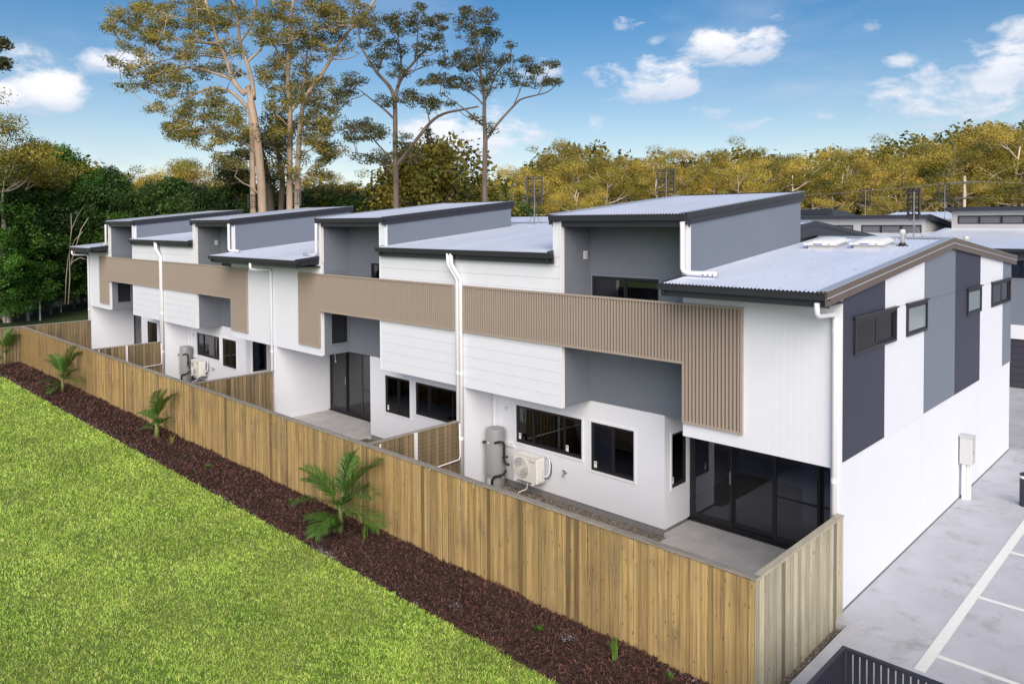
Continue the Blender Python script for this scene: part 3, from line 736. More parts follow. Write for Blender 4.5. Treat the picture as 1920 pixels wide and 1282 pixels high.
for xm, TT in ((-WD, HOUSES[0]), (-3*WD, HOUSES[2])):
    for k, dxx in ((0, -.066), (1, .066)):
        mb = MB(); xa = xm+dxx-.17; xb = xm+dxx+.06
        mb.tube([(xa, -.20, 6.30), (xa, -.20, 6.02), (xa+.02, -.19, 5.97), (xb-.02, -.085, 5.62), (xb, -.068, 5.56), (xb, -.066, 5.45), (xb, -.066, -.25)], .056, 14)
        o = mb.build('downpipe', MT['pvc'], TT, smooth=True)
        for z in (5.4, 3.0, 1.2):
            m2 = MB(); m2.tube([(xb, -.066, z-.045), (xb, -.066, z+.045)], .061, 14); m2.build('pipe_joint', MT['pvc'], o)

# ------------------------------------------------------------------ timber fences
rnd = random.Random(11)
YF = -3.38
FX0 = -4*WD+.25
fence = thing('paling_fence', 'long honey timber paling fence between the bark garden bed and the patios', 'fence', (-20, YF, ZG))
def paling_mesh(w, t, h, name):
    m = MB(); c = .004
    m.prism([(-w/2, 0), (-w/2+c, -t), (w/2-c, -t), (w/2, 0)], 'z', 0, h); o = m.build('paling', MT[name]); me = o.data; bpy.data.objects.remove(o); return me
HF = 1.765-ZG+.02
pmA = [paling_mesh(.112, .016, HF, 'paling'), paling_mesh(.114, .018, HF-.006, 'paling')]
pmB = [paling_mesh(.099, .018, HF, 'paling'), paling_mesh(.094, .020, HF-.008, 'paling')]
x = .03; k = 0; far = MB()
while x > FX0+.05:
    front = k % 2 == 0; yy = YF-(.034 if front else .012)-rnd.random()*.005
    if k < 300:
        po = bpy.data.objects.new('paling', rnd.choice(pmB if front else pmA)); COL.objects.link(po); po.parent = fence
        po.location = Vector((x-.06, yy, ZG-.03-rnd.random()*.008))-fence.location
        po.rotation_euler = (rnd.uniform(-.004, .002), rnd.uniform(-.004, .004), 0)
    else:
        far.box(x-.06-.052, x-.06+.052, yy-.018, yy, ZG-.03, 1.75)
    x -= .1; k += 1
far.build('far_palings', MT['paling'], fence, kind='stuff')
def cap_run(T, axis, c, a0, a1, z, w=.13, seg=2.7, m='cap'):
    a = a0; sgn = 1 if a1 > a0 else -1
    while (a1-a)*sgn > .05:
        b = a+sgn*min(seg, abs(a1-a)); dz = rnd.uniform(-.004, .004)
        mb = MB()
        lo, hi = min(a, b)+.003, max(a, b)-.003
        if axis == 'x': mb.box(lo, hi, c-w/2, c+w/2, z-.035+dz, z+dz)
        else: mb.box(c-w/2, c+w/2, lo, hi, z-.035+dz, z+dz)
        mb.build('cap_board', MT[m], T, loc=((a+b)/2, c, z) if axis == 'x' else (c, (a+b)/2, z)); a = b
cap_run(fence, 'x', YF, .055, FX0, 1.80)
for zr in (.25, 1.0, 1.6):
    mb = MB(); mb.box(FX0, .0, YF+.0045, YF+.045, ZG+zr-.04, ZG+zr+.04); mb.build('rail', MT['paling_dull'], fence)
xx = -1.2
while xx > FX0:
    mb = MB(); mb.box(xx-.045, xx+.045, YF+.0455, YF+.125, -.5, 1.70); mb.build('fence_post', MT['paling_dull'], fence, loc=(xx, YF, 0)); xx -= 2.4

def short_fence(label, x, y0, y1, face, m, gap=.075, w1=.124, w2=.06, h=1.765, z0=-.24, name='paling_fence'):
    """fence running in y; face: +1 palings on the +X side"""
    T = thing(name, label, 'fence', (x, (y0+y1)/2, z0), 'paling fences round the yards')
    H = h-z0
    ma, mb_ = paling_mesh(w1, .020, H, m), paling_mesh(w2, .010, H, 'paling_dull')  # backing boards in darker timber: shade of the gaps put into their colour
    y = min(y0, y1)+.05; k = 0
    while y < max(y0, y1)-.02:
        o = bpy.data.objects.new('paling', mb_ if k % 2 else ma); COL.objects.link(o); o.parent = T
        o.rotation_euler = (0, 0, math.pi/2*face)
        o.location = Vector((x+face*(.002 if k % 2 else .024), y, z0-rnd.random()*.01))-T.location
        y += gap; k += 1
    for zr in (.3, 1.0, 1.6):
        q = MB(); q.box(x-face*.045, x-face*.002, min(y0, y1), max(y0, y1)-.01, z0+zr-.04, z0+zr+.04); q.build('rail', MT['paling_dull'], T)
    cap_run(T, 'y', x, y0, y1, h+.036, w=.12, seg=3.6, m='cap' if m != 'paling_pale' else 'cap_pale')
    return T
MT['cap_pale'] = mat('new_cap_timber', (.42, .38, .29), .8, var=.18, vs=3, stretch=(3, 1, 3))
short_fence('pale new timber side fence at the car park corner', .0, YF-.05, -.02, 1, 'paling_pale', h=1.765, z0=-.19)
short_fence('timber dividing fence beside the grey water tank nearest the car park', -WD, YF+.06, -.03, 1, 'paling_dull', h=1.64)
short_fence('middle timber dividing fence left of the wide bare patio', -2*WD, YF+.06, -.03, 1, 'paling_dull', h=1.64)
short_fence('timber dividing fence beside the far grey water tank', -3*WD, YF+.06, -.03, 1, 'paling_dull', h=1.64)
short_fence('timber end fence at the far left of the yards running out past the corner', -4*WD+.18, -9.0, -.03, 1, 'paling_dull', h=1.76)

# folded clotheslines on two dividing fences
for i, xc in enumerate((-WD, -3*WD)):
    T = thing('clothesline', ['white folded clothesline on the dividing fence beside the near water tank', 'white folded clothesline on the dividing fence beside the far water tank'][i], 'clothesline', (xc+.1, -1.6, .2), 'folded clotheslines on the fences')
    mb = MB(); mb.box(xc+.062, xc+.115, -1.68, -1.60, -.25, 1.66); mb.build('post', MT['white_trim'], T)
    mb = MB(); mb.tube([(xc+.12, -.14, 1.62), (xc+.12, -.12, .75), (xc+.12, -.16, .62), (xc+.12, -.9, .60), (xc+.12, -2.75, .57), (xc+.12, -2.8, .62), (xc+.12, -2.8, 1.62)], .02, 8); mb.build('frame', MT['white_trim'], T, smooth=True)
    mb = MB()
    for k in range(8): mb.tube([(xc+.12, -.13, .72+.11*k), (xc+.12, -2.8, .72+.11*k)], .002, 4)
    mb.build('lines', MT['ac_grey'], T, kind='stuff')

# ------------------------------------------------------------------ yard equipment (near house, then copied to the third house)
def tubes(name, T, m, specs, n=8):
    mb = MB()
    for pts, r in specs: mb.tube(pts, r, n)
    return mb.build(name, MT[m], T, smooth=True)
tx, ty = -9.80, .80
tank = thing('water_heater', 'tall grey water heater tank in the yard nearest the car park', 'water heater', (tx, ty, -.27), 'grey water heater tanks')
mb = MB(); mb.lathe((tx, ty, 0), [(.262, -.24), (.265, -.235), (.265, .10), (.262, .104), (.265, .108), (.265, 1.34), (.255, 1.385), (.20, 1.405), (.05, 1.41)], 32); o = mb.build('tank_body', MT['tank'], tank); smooth_angle(o, 35)
mb = MB(); mb.lathe((tx, ty, 0), [(.29, -.27), (.29, -.24)], 24); mb.build('base', MT['plinth'], tank)
mb = MB(); mb.box(tx-.10+.06, tx+.06+.06, ty-.290, ty-.24, -.17, .02); mb.build('access_cover', MT['boxgrey'], tank)
mb = MB(); mb.tube([(tx-.02, ty-.262, 1.02), (tx-.02, ty-.275, 1.02)], .03, 12); mb.build('round_badge', MT['label'], tank)
mb = MB(); mb.tube([(tx-.02, ty-.2751, 1.005), (tx-.02, ty-.279, 1.005)], .013, 8); mb.build('badge_print', MT['red'], tank)
mb = MB(); mb.tube([(tx-.20, ty-.17, 1.0), (tx-.25, ty-.26, 1.0)], .038, 10); mb.build('relief_valve', MT['rubber'], tank)
tubes('drain_tube', tank, 'gal', [([(tx-.24, ty-.22, .98), (tx-.235, ty-.225, .30), (tx-.19, ty-.26, .15), (tx, ty-.285, .13), (tx+.2, ty-.22, .12), (tx+.36, ty-.12, .12)], .008)], 6)
tubes('insulated_pipe', tank, 'rubber', [([(tx+.16, ty-.2, 1.04), (tx+.30, ty-.14, 1.09), (tx+.38, ty-.08, 1.08), (tx+.40, ty-.06, 1.0), (tx+.40, ty-.06, .55), (tx+.44, ty-.02, .47), (tx+.50, ty+.04, .46)], .033),
     ([(tx+.12, ty-.27, -.2), (tx+.13, ty-.27, .02), (tx+.20, ty-.24, .12), (tx+.34, ty-.12, .16), (tx+.40, ty-.06, .20), (tx+.42, ty-.02, .30)], .036), ([(tx+.36, ty-.09, .66), (tx+.50, ty+.0, .69)], .026)])
tubes('copper_tail', tank, 'gal', [([(tx+.38, ty-.1, .2), (tx+.38, ty-.12, -.25)], .008)], 6)
ax0, ax1, ay0, ay1, az0, az1 = -9.03, -8.17, .72, 1.03, .20, .87
ac = thing('air_conditioner', 'white outdoor air conditioner hung under the wide window nearest the car park', 'air conditioner', ((ax0+ax1)/2, ay1, az0), 'outdoor air conditioners')
mb = MB(); c = .02
mb.prism([(ax0+c, ay0), (ax1-c, ay0), (ax1, ay0+c), (ax1, ay1), (ax0, ay1), (ax0, ay0+c)], 'z', az0, az1); mb.build('case', MT['ac'], ac)
mb = MB(); mb.box(ax0-.006, ax1+.006, ay0-.006, ay1, az1+.001, az1+.016)
for k in range(5): mb.box(ax0+.12, ax1-.1, ay0+.05+.045*k, ay0+.062+.045*k, az1+.0165, az1+.026)
mb.build('top_cover', MT['ac'], ac)
fx, fz = ax0+.295, (az0+az1)/2+.0
mb = MB(); mb.tube([(fx, ay0-.001, fz), (fx, ay0-.004, fz)], .272, 40); mb.build('fan_recess', MT['ac_grey'], ac)
def ring(mb, cx, y, cz, r, w):
    n = 40; mb.tube([(cx+r*math.cos(2*math.pi*k/n), y, cz+r*math.sin(2*math.pi*k/n)) for k in range(n+1)], w, 5, caps=False)
mb = MB()
for r in (.275, .235, .195, .155, .115, .075): ring(mb, fx, ay0-.012, fz, r, .008)
for k in range(8):
    t = math.pi*k/4; mb.tube([(fx+.05*math.cos(t), ay0-.012, fz+.05*math.sin(t)), (fx+.272*math.cos(t+.5), ay0-.012, fz+.272*math.sin(t+.5))], .004, 4)
mb.build('fan_guard', MT['ac'], ac, smooth=True)
mb = MB(); mb.tube([(fx, ay0-.01, fz), (fx, ay0-.024, fz)], .05, 16); mb.build('fan_hub', MT['ac'], ac)
mb = MB(); mb.box(ax1-.14, ax1-.002, ay0+.03, ay0+.30, az0+.05, az0+.055); mb.box(ax1+.0005, ax1+.03, ay0+.05, ay1-.04, az0+.06, az1-.06); mb.build('side_cover', MT['ac'], ac)
mb = MB(); mb.box(ax1+.0305, ax1+.032, ay0+.16, ay0+.24, az0+.11, az0+.36); mb.build('spec_label', MT['label'], ac)
mb = MB()
for k in range(5): mb.box(ax1+.0325, ax1+.0335, ay0+.17, ay0+.23, az0+.13+.045*k, az0+.145+.045*k)
mb.build('label_print', MT['blue'], ac)
for xb in (ax0+.06, ax1-.16):
    mb = MB(); mb.box(xb, xb+.05, ay0-.05, 1.15, az0-.05, az0-.012); mb.box(xb, xb+.05, 1.135, 1.149, az0-.05, az0+.35); mb.build('wall_bracket', MT['white_trim'], ac)
tubes('refrigerant_pipe', ac, 'pvc', [([(ax1+.03, ay1-.06, az0+.16), (ax1+.10, ay1-.04, az0+.17), (ax1+.16, ay1+.0, az0+.26), (ax1+.17, ay1+.03, az0+.45), (ax1+.13, ay1+.05, az0+.62), (ax1+.06, ay1+.06, az0+.67), (ax1-.02, ay1+.05, az0+.64)], .019)])
tubes('cable', ac, 'rubber', [([(ax1+.02, ay1-.03, az0+.10), (ax1+.14, ay1+.0, az0+.12), (ax1+.20, ay1+.04, az0+.25), (ax1+.19, ay1+.06, az0+.48), (ax1+.10, ay1+.07, az0+.66)], .014)])
tubes('drain_pipe', ac, 'pvc', [([(fx+.12, ay0+.12, az0-.01), (fx+.12, ay0+.10, az0-.20), (fx+.11, ay0+.08, az0-.25), (fx-.02, ay0-.08, az0-.32), (fx-.04, ay0-.10, az0-.38), (fx-.04, ay0-.10, az0-.46)], .013)])
def text_mesh(body, size, m, parent, origin, name='lettering'):
    cu = bpy.data.curves.new('txt', 'FONT'); cu.body = body; cu.size = size; cu.extrude = .001; cu.align_x = 'LEFT'
    o = bpy.data.objects.new('txt', cu); COL.objects.link(o); bpy.context.view_layer.update()
    me = bpy.data.meshes.new_from_object(o.evaluated_get(bpy.context.evaluated_depsgraph_get())); bpy.data.objects.remove(o)
    me.materials.clear(); me.materials.append(MT[m])
    t = bpy.data.objects.new(name, me); COL.objects.link(t); t.parent = parent; t.rotation_euler = (math.pi/2, 0, 0); t.location = Vector(origin)-worldloc(parent); return t
text_mesh('Rinnai', .075, 'red', ac, (ax1-.27, ay0-.003, az1-.12))
tap = thing('garden_tap', 'small brass garden tap on the white wall below the narrow window', 'tap', (-7.5, 1.14, .56))
tubes('spout', tap, 'brass', [([(-7.5, 1.15, .57), (-7.5, 1.04, .57), (-7.5, 1.0, .55), (-7.5, .99, .49)], .018)])
mb = MB(); mb.tube([(-7.5, 1.05, .57), (-7.5, 1.03, .64)], .010, 8); mb.tube([(-7.55, 1.03, .645), (-7.45, 1.03, .645)], .013, 8); mb.build('handle', MT['rubber'], tap)
pb = thing('pipe_duct', 'slim white vertical pipe duct in the yard corner behind the near water tank', 'pipe duct', (-10.1, 1.15, 0))
mb = MB(); mb.box(-10.15, -10.02, 1.05, 1.148, .9, 2.61); mb.build('cover', MT['pvc'], pb)
mb = MB(); mb.box(-10.02, -9.4, 1.09, 1.148, .86, .96); mb.build('side_duct', MT['pvc'], pb)
bx = thing('junction_box', 'small pale grey junction box on the wall right of the near water tank', 'junction box', (-9.72, 1.15, 1.9))
mb = MB(); mb.box(-9.77, -9.67, 1.10, 1.149, 1.86, 1.95); mb.build('box', MT['boxgrey'], bx)
mb = MB(); mb.box(-9.755, -9.685, 1.094, 1.0995, 1.875, 1.935); mb.build('lid', MT['white_trim'], bx)
for src, lab in ((tank, 'far grey water heater tank beside the third house party wall'), (ac, 'far white outdoor air conditioner on the third house wall'),
                 (tap, 'far small garden tap on the third house wall'), (pb, 'far slim white pipe duct in the third house corner'), (bx, 'far small junction box on the third house wall')):
    c = copy_tree(src); c.location.x -= 2*WD; c['label'] = lab
# plaster cable hanging in the second house door
cb = thing('hanging_cable', 'thin white cable hanging from the soffit in front of the second patio door', 'cable', (-19.6, 2.1, 2.6))
tubes('cable', cb, 'pvc', [([(-19.95, 2.15, 2.61), (-19.93, 2.14, 2.3), (-19.98, 2.15, 2.05), (-19.94, 2.15, 1.85)], .012)], 6)
mb = MB(); mb.lathe((-19.94, 2.15, 1.78), [(.02, 0), (.03, .03), (.02, .07)], 8); mb.build('plug', MT['label'], cb)

# ------------------------------------------------------------------ roof furniture
def skylight(label, x0, x1, y0, y1):
    zc = RL((y0+y1)/2); T = thing('skylight', label, 'skylight', ((x0+x1)/2, (y0+y1)/2, zc), 'domed skylights on the near low roof')
    mb = MB(); mb.sweep([(x0+.07, y0+.07, RL(y0)-.02), (x1-.07, y0+.07, RL(y0)-.02), (x1-.07, y0+.07, RL(y0)+.13), (x0+.07, y0+.07, RL(y0)+.13)],
                        [(x0+.07, y1-.07, RL(y1)-.02), (x1-.07, y1-.07, RL(y1)-.02), (x1-.07, y1-.07, RL(y1)+.13), (x0+.07, y1-.07, RL(y1)+.13)]); mb.build('upstand', MT['skyframe'], T)
    n = 12; vs = []; fs = []
    for j in range(n+1):
        for i in range(n+1):
            u, v = i/n, j/n; x = x0+(x1-x0)*u; y = y0+(y1-y0)*v
            h = (1-abs(2*u-1)**2.6)*(1-abs(2*v-1)**2.6)
            vs.append((x, y, RL(y)+.135+.03*(0 if min(i, j, n-i, n-j) == 0 else 1)+.085*h))
    for j in range(n):
        for i in range(n): fs.append((j*(n+1)+i, j*(n+1)+i+1, (j+1)*(n+1)+i+1, (j+1)*(n+1)+i))
    mb = MB(); mb.add(vs, fs); mb.build('dome', MT['dome'], T, smooth=True)
    mb = MB(); e = .012
    for (a, b, c, d) in ((x0-e, x1+e, y0-e, y0), (x0-e, x1+e, y1, y1+e)): mb.sweep([(a, c, RL(c)+.11), (a, d, RL(d)+.11), (a, d, RL(d)+.155), (a, c, RL(c)+.155)], [(b, c, RL(c)+.11), (b, d, RL(d)+.11), (b, d, RL(d)+.155), (b, c, RL(c)+.155)])
    for (a, b) in ((x0-e, x0), (x1, x1+e)): mb.sweep([(a, y0, RL(y0)+.11), (b, y0, RL(y0)+.11), (b, y0, RL(y0)+.155), (a, y0, RL(y0)+.155)], [(a, y1, RL(y1)+.11), (b, y1, RL(y1)+.11), (b, y1, RL(y1)+.155), (a, y1, RL(y1)+.155)])
    mb.build('flange', MT['white_trim'], T)
    mb = MB(); xm = x0+.30*(x1-x0); mb.box(xm, xm+.22, y0-.016, y0-.0125, RL(y0)+.120, RL(y0)+.146); mb.build('maker_label', MT['blue'], T)
    mb = MB(); mb.box(x0+.78*(x1-x0), x0+.83*(x1-x0), y0-.016, y0-.0125, RL(y0)+.124, RL(y0)+.142); mb.build('red_label', MT['red'], T)
skylight('domed white skylight against the tall side wall of the near house', -2.60, -1.85, 4.45, 5.45)
skylight('domed white skylight nearer the roof vent pipe on the near house', -1.58, -.83, 4.65, 5.65)

def vent_pipe(label, x, y, R, h):
    T = thing('roof_vent_pipe', label, 'vent pipe', (x, y, R(y)))
    mb = MB(); mb.lathe((x, y, R(y)), [(.13, -.01), (.13, .02), (.085, .035), (.07, .08)], 14); mb.build('boot_flashing', MT['rubber'], T)
    mb = MB(); mb.lathe((x, y, R(y)), [(.052, .0), (.052, h-.10), (.062, h-.095), (.066, h-.03), (.045, h)], 14); mb.build('pipe', MT['skyframe'], T, smooth=True)
vent_pipe('short cream vent pipe right of the skylights on the near roof', -.62, 5.35, RL, .40)
vent_pipe('short white vent pipe beside the antenna on the middle roof', -7.55, 2.2, RM, .27)
vent_pipe('stubby vent pipe low on the far slope past the near ridge', -.05, 8.6, RL, .22)

def antenna(label, x, y, z, h, boomw, barh, yaw, m='dkmetal', kind=0, group='roof television antennas'):
    T = thing('tv_antenna', label, 'antenna', (x, y, z), group)
    c, s = math.cos(yaw), math.sin(yaw)
    P = lambda a, d, zz: (x+a*c-d*s, y+a*s+d*c, z+zz)
    mb = MB(); mb.tube([P(0, 0, 0), P(0, 0, h-.1*barh)], .016, 8); mb.build('mast', MT['gal'], T)
    mb = MB()
    for a in range(3):
        t = a*2.1+.4; mb.tube([P(0, 0, .42), P(.32*math.cos(t), .32*math.sin(t), .0)], .010, 6)
    mb.build('tripod', MT['gal'], T)
    zt = h; zb = h-barh
    bars = (-boomw/2, 0, boomw/2)
    mb = MB()
    for a in bars:
        mb.tube([P(a, .05, zb), P(a, .05, zt+.02)], .034, 6)
    for zz in (zb+.12*barh, zb+.5*barh, zb+.9*barh): mb.tube([P(-boomw/2, .05, zz), P(boomw/2, .05, zz)], .018, 6)
    mb.build('boom', MT[m], T)
    mb = MB(); n = 12
    for k in range(n+1):
        zz = zb+(barh)*k/n
        for a0, a1 in ((-boomw*.46, -boomw*.10), (boomw*.10, boomw*.46)):
            mb.tube([P(a0, .05, zz), P((a0+a1)/2, -.09, zz+(.03 if k % 2 else -.03)), P(a1, .05, zz)], .011, 4)
    mb.build('elements', MT[m], T)
    return T
antenna('tall dark antenna on the middle roof right of the dark trunked tree', -13.3, 6.3, RM(6.3), 1.75, .54, 1.0, .75)
antenna('dark antenna behind the near tall roof', -9.8, 9.5, RM(9.5), 2.2, .60, .95, .75)
antenna('large dark antenna on the low roof by the cream vent pipe', -1.0, 7.5, RL(7.5), 1.36, .26, .78, .35)
antenna('thin antenna in front of the left big gum trunk', -40.0, 9, RM(9), 2.1, .45, .9, .8)
antenna('thin antenna beside the pair of pale gum trunks', -34.5, 9, RM(9), 2.25, .45, .95, .8)
antenna('faint antenna on the back row left of the large dark antenna', -11.4, 34, 6.9, 2.2, .6, 1.1, .6)
antenna('faint antenna on the back row right of the large dark antenna', -7.6, 36, 6.9, 2.4, .6, 1.2, .6)

# ------------------------------------------------------------------ car park furniture
mbx = thing('meter_box', 'pale grey meter box on a post against the white end wall', 'meter box', (.16, 7.9, -.02))
mb = MB(); c = .015; mb.prism([(.03, 7.8+c), (.03+c, 7.8), (.31-c, 7.8), (.31, 7.8+c), (.31, 8.12), (.03, 8.12)], 'z', .91, 1.60); mb.build('cabinet', MT['boxgrey'], mbx)
mb = MB(); mb.prism([(.02, 7.78), (.335, 7.78), (.335, 8.14), (.02, 8.14)], 'z', 1.602, 1.628); mb.build('cap', MT['boxgrey'], mbx)
d = MB(); d.box(.3105, .328, 7.83, 8.09, .94, 1.57); dd = d.build('door', MT['boxgrey'], mbx)
d = MB(); d.box(.3285, .336, 7.86, 7.88, 1.2, 1.28); d.build('latch', MT['gal'], dd)
mb = MB(); mb.box(.08, .17, 7.86, 7.96, -.02, .908); mb.build('post', MT['white_trim'], mbx)
mb = MB(); mb.tube([(.20, 7.93, -.02), (.20, 7.93, .909)], .03, 10); mb.tube([(.245, 7.97, -.02), (.245, 7.97, .909)], .022, 10); mb.build('conduit', MT['pvc'], mbx)
bo = thing('bollard', 'black bollard with a white band beside the parking bays', 'bollard', (1.33, 8.42, -.02))
mb = MB(); mb.lathe((1.33, 8.42, -.02), [(.10, 0), (.10, .70), (.0995, .703)], 18); mb.build('post', MT['black'], bo, smooth=True); smooth_angle(bo.children[0], 30)
mb = MB(); mb.lathe((1.33, 8.42, .682), [(.094, 0), (.094, .07)], 18); mb.build('reflective_band', MT['label'], bo)
mb = MB(); mb.lathe((1.33, 8.42, .753), [(.104, 0), (.104, .04), (.06, .06)], 18); mb.build('cap', MT['black'], bo)

fr = thing('slat_railing', 'black metal slat railing at the corner of the car park', 'railing', (1.14, -2.95, -.02))
rt = 1.0
mb = MB(); mb.box(1.12, 5.5, -2.975, -2.915, rt-.045, rt); mb.box(1.12, 1.18, -7.5, -2.9755, rt-.045, rt); mb.box(1.185, 5.5, -2.962, -2.928, .06, .10); mb.box(1.133, 1.167, -7.5, -2.98, .06, .10); mb.build('rail', MT['black'], fr)
mb = MB(); mb.box(1.122, 1.178, -2.973, -2.917, -.02, rt-.046); mb.build('post', MT['black'], fr)
sm = MB(); sm.box(-.037, .037, -.010, .010, .101, rt-.046); so_ = sm.build('slat', MT['black']); sme = so_.data; bpy.data.objects.remove(so_)
xx = 1.18+.012+.037
while xx < 4.6:
    o = bpy.data.objects.new('slat', sme); COL.objects.link(o); o.parent = fr; o.location = Vector((xx, -2.945, 0))-fr.location; xx += .0955
yy = -2.975-.012-.037
while yy > -5.6:
    o = bpy.data.objects.new('slat', sme); COL.objects.link(o); o.parent = fr; o.rotation_euler = (0, 0, math.pi/2); o.location = Vector((1.15, yy, 0))-fr.location; yy -= .0955

# ------------------------------------------------------------------ back row across the car park
def clerestory(T, x0, x1, y0, z0, z1, wins, depth=8):
    mb = MB(); hol = [(a, b, c, d) for a, b, c, d in wins]
    wall(mb, 'x', x0, x1, z0-.6, z1, y0, y0+.15, hol); mb.box(x0, x0+.12, y0+.151, y0+depth, z0-1.2, z1-.02); mb.box(x1-.12, x1, y0+.151, y0+depth*.99, z0-1.2, z1-.02); mb.build('clerestory_wall', MT['bwall'], T)
    for (a, b, c, d) in wins:
        F = Frame('x', y0, -1); mb = MB(); n = 3; w = (b-a)/n; fw = .05
        F.box(mb, a, b, -.02, .10, c, c+fw); F.box(mb, a, b, -.02, .10, d-fw, d)
        for k in range(n+1):
            q = a+w*k; F.box(mb, max(a, q-fw/1.5), min(b, q+fw/1.5), -.02, .10, c+fw, d-fw)
        win = mb.build('window', MT['frame'], T)
        for k in range(n):
            for j in range(3):
                zz = c+fw+(d-c-2*fw)*j/3; mb = MB(); h = (d-c-2*fw)/3
                mb.sweep([(a+w*k+.05, y0+.02, zz+.005), (a+w*k+.05, y0+.05, zz+h), (a+w*k+.05, y0+.058, zz+h), (a+w*k+.05, y0+.028, zz+.005)],
                         [(a+w*(k+1)-.05, y0+.02, zz+.005), (a+w*(k+1)-.05, y0+.05, zz+h), (a+w*(k+1)-.05, y0+.058, zz+h), (a+w*(k+1)-.05, y0+.028, zz+.005)]); mb.build('louvre_blade', MT['louvre_glass'], win)
    mb = MB(); mb.prism([(y0-.35, z1), (y0+.2, z1), (y0+depth, z1-.75), (y0+depth, z1-.60), (y0+.2, z1+.17), (y0-.35, z1+.19)], 'x', x0-.25, x1+.25); r = mb.build('popup_roof', MT['fascia'], T)
    mb = MB(); corrugated(mb, x0-.2, x1+.2, y0-.2, z1+.20, y0+depth, z1-.58); mb.build('roof_sheet', MT['roof'], r, smooth=True)
    barge(T, r, x1+.25, 1, [y0-.2, y0+depth], lambda y: z1+.19-(y-y0+.2)*.78/(depth+.2), h=.16)

def RB(y): return 5.92+.1*(y-23.35)
bA = thing('back_townhouse', 'grey back row townhouse with a dark garage door past the end wall', 'townhouse', (-2, 24, 0), 'townhouses in the back row')
mb = MB(); wall(mb, 'x', -6.3, 6.5, 2.67, 5.75, 24.0, 24.15, [(-3.6, -.9, 4.66, 5.42)]); mb.build('upper_wall', MT['grey_light'], bA)
window(bA, Frame('x', 24.0, -1), -3.6, -.9, 4.66, 5.42, splits=[-2.7, -1.55], trim='grey_light')
mb = MB(); mb.box(-6.3, 6.5, 23.93, 24.10, 2.08, 2.669); mb.build('white_band', MT['white'], bA)
gd = MB(); gd.box(-5.7, .6, 24.02, 24.08, -.02, 2.079); gdo = gd.build('garage_door', MT['garage'], bA)
for k in range(7):
    q = MB(); q.box(-5.68, .58, 24.0, 24.018, .0+.295*k, .28+.295*k); q.build('door_panel', MT['garage'], gdo)
mb = MB(); mb.box(.6, 6.5, 24.0, 24.15, -.02, 2.08); mb.box(-6.3, -5.7, 24.0, 24.15, -.02, 2.08); mb.build('ground_wall', MT['white'], bA)
ro = roof_part(bA, 'low_roof', -6.3, 6.5, [23.35, 31.2], RB); gutter(bA, ro, -6.3, 6.5, 23.35, RB(23.35))
mb = MB(); mb.box(-6.25, 6.45, 24.16, 36, -.1, 5.6); mb.build('house_core', MT['bwall'], bA)
clerestory(bA, -5.95, -2.45, 30.9, 6.70, 7.60, [(-5.66, -2.72, 6.93, 7.36)], 6)
bB = thing('back_townhouse', 'grey back row townhouse with two strip windows under its popup roof', 'townhouse', (-12, 24, 0), 'townhouses in the back row')
mb = MB(); mb.box(-20, -6.35, 24.0, 36, -.1, 5.75); mb.build('house_core', MT['bwall'], bB)
ro = roof_part(bB, 'low_roof', -20, -6.31, [23.35, 30.6], lambda y: RB(y)-.15)
clerestory(bB, -17.2, -6.97, 30.0, 6.35, 7.22, [(-13.72, -10.66, 6.40, 6.88), (-10.22, -7.14, 6.40, 6.88), (-16.9, -14.2, 6.40, 6.88)], 7)
bC = thing('back_townhouse', 'farther back row townhouse whose dark roof edge shows over the strip windows', 'townhouse', (-20, 40, 0), 'townhouses in the back row')
mb = MB(); mb.box(-32, -15.9, 40.2, 50, -.1, 7.4); mb.build('house_core', MT['bwall'], bC)
mb = MB(); mb.prism([(39.7, 7.55), (39.7, 7.90), (40.4, 7.95), (48, 7.2), (48, 7.0)], 'x', -32, -15.6); r = mb.build('roof', MT['fascia'], bC)
mb = MB(); corrugated(mb, -32, -15.65, 40.0, 7.94, 48, 7.22); mb.build('roof_sheet', MT['roof'], r, smooth=True)
mb = MB(); mb.box(-31, -16.2, 40.14, 40.199, 6.9, 7.4); mb.build('strip_window', MT['louvre_glass'], bC)
bD = thing('back_townhouse', 'far grey townhouse roof seen between the popup roofs', 'townhouse', (-10, 46, 0), 'townhouses in the back row')
mb = MB(); mb.box(-15, 8, 46.2, 56, -.1, 6.9); mb.build('house_core', MT['bwall'], bD)
mb = MB(); mb.prism([(45.6, 6.85), (45.6, 7.10), (52, 7.75), (58, 7.2), (58, 7.0), (52, 7.5)], 'x', -15.3, 8.3); r = mb.build('roof', MT['fascia'], bD)
mb = MB(); corrugated(mb, -15.2, 8.2, 45.6, 7.11, 52, 7.76); mb.build('roof_sheet', MT['roof'], r, smooth=True)
bE = thing('back_townhouse', 'far back row townhouse showing left of the near tall roof', 'townhouse', (-28, 30, 0), 'townhouses in the back row')
mb = MB(); mb.box(-46, -22, 27.5, 38, -.1, 6.8); mb.build('house_core', MT['bwall'], bE)
mb = MB(); mb.prism([(26.9, 6.75), (26.9, 7.02), (33, 7.55), (38.5, 7.0), (38.5, 6.8)], 'x', -46.3, -21.6); r = mb.build('roof', MT['fascia'], bE)
mb = MB(); corrugated(mb, -46.2, -21.7, 26.9, 7.03, 33, 7.57); mb.build('roof_sheet', MT['roof'], r, smooth=True)

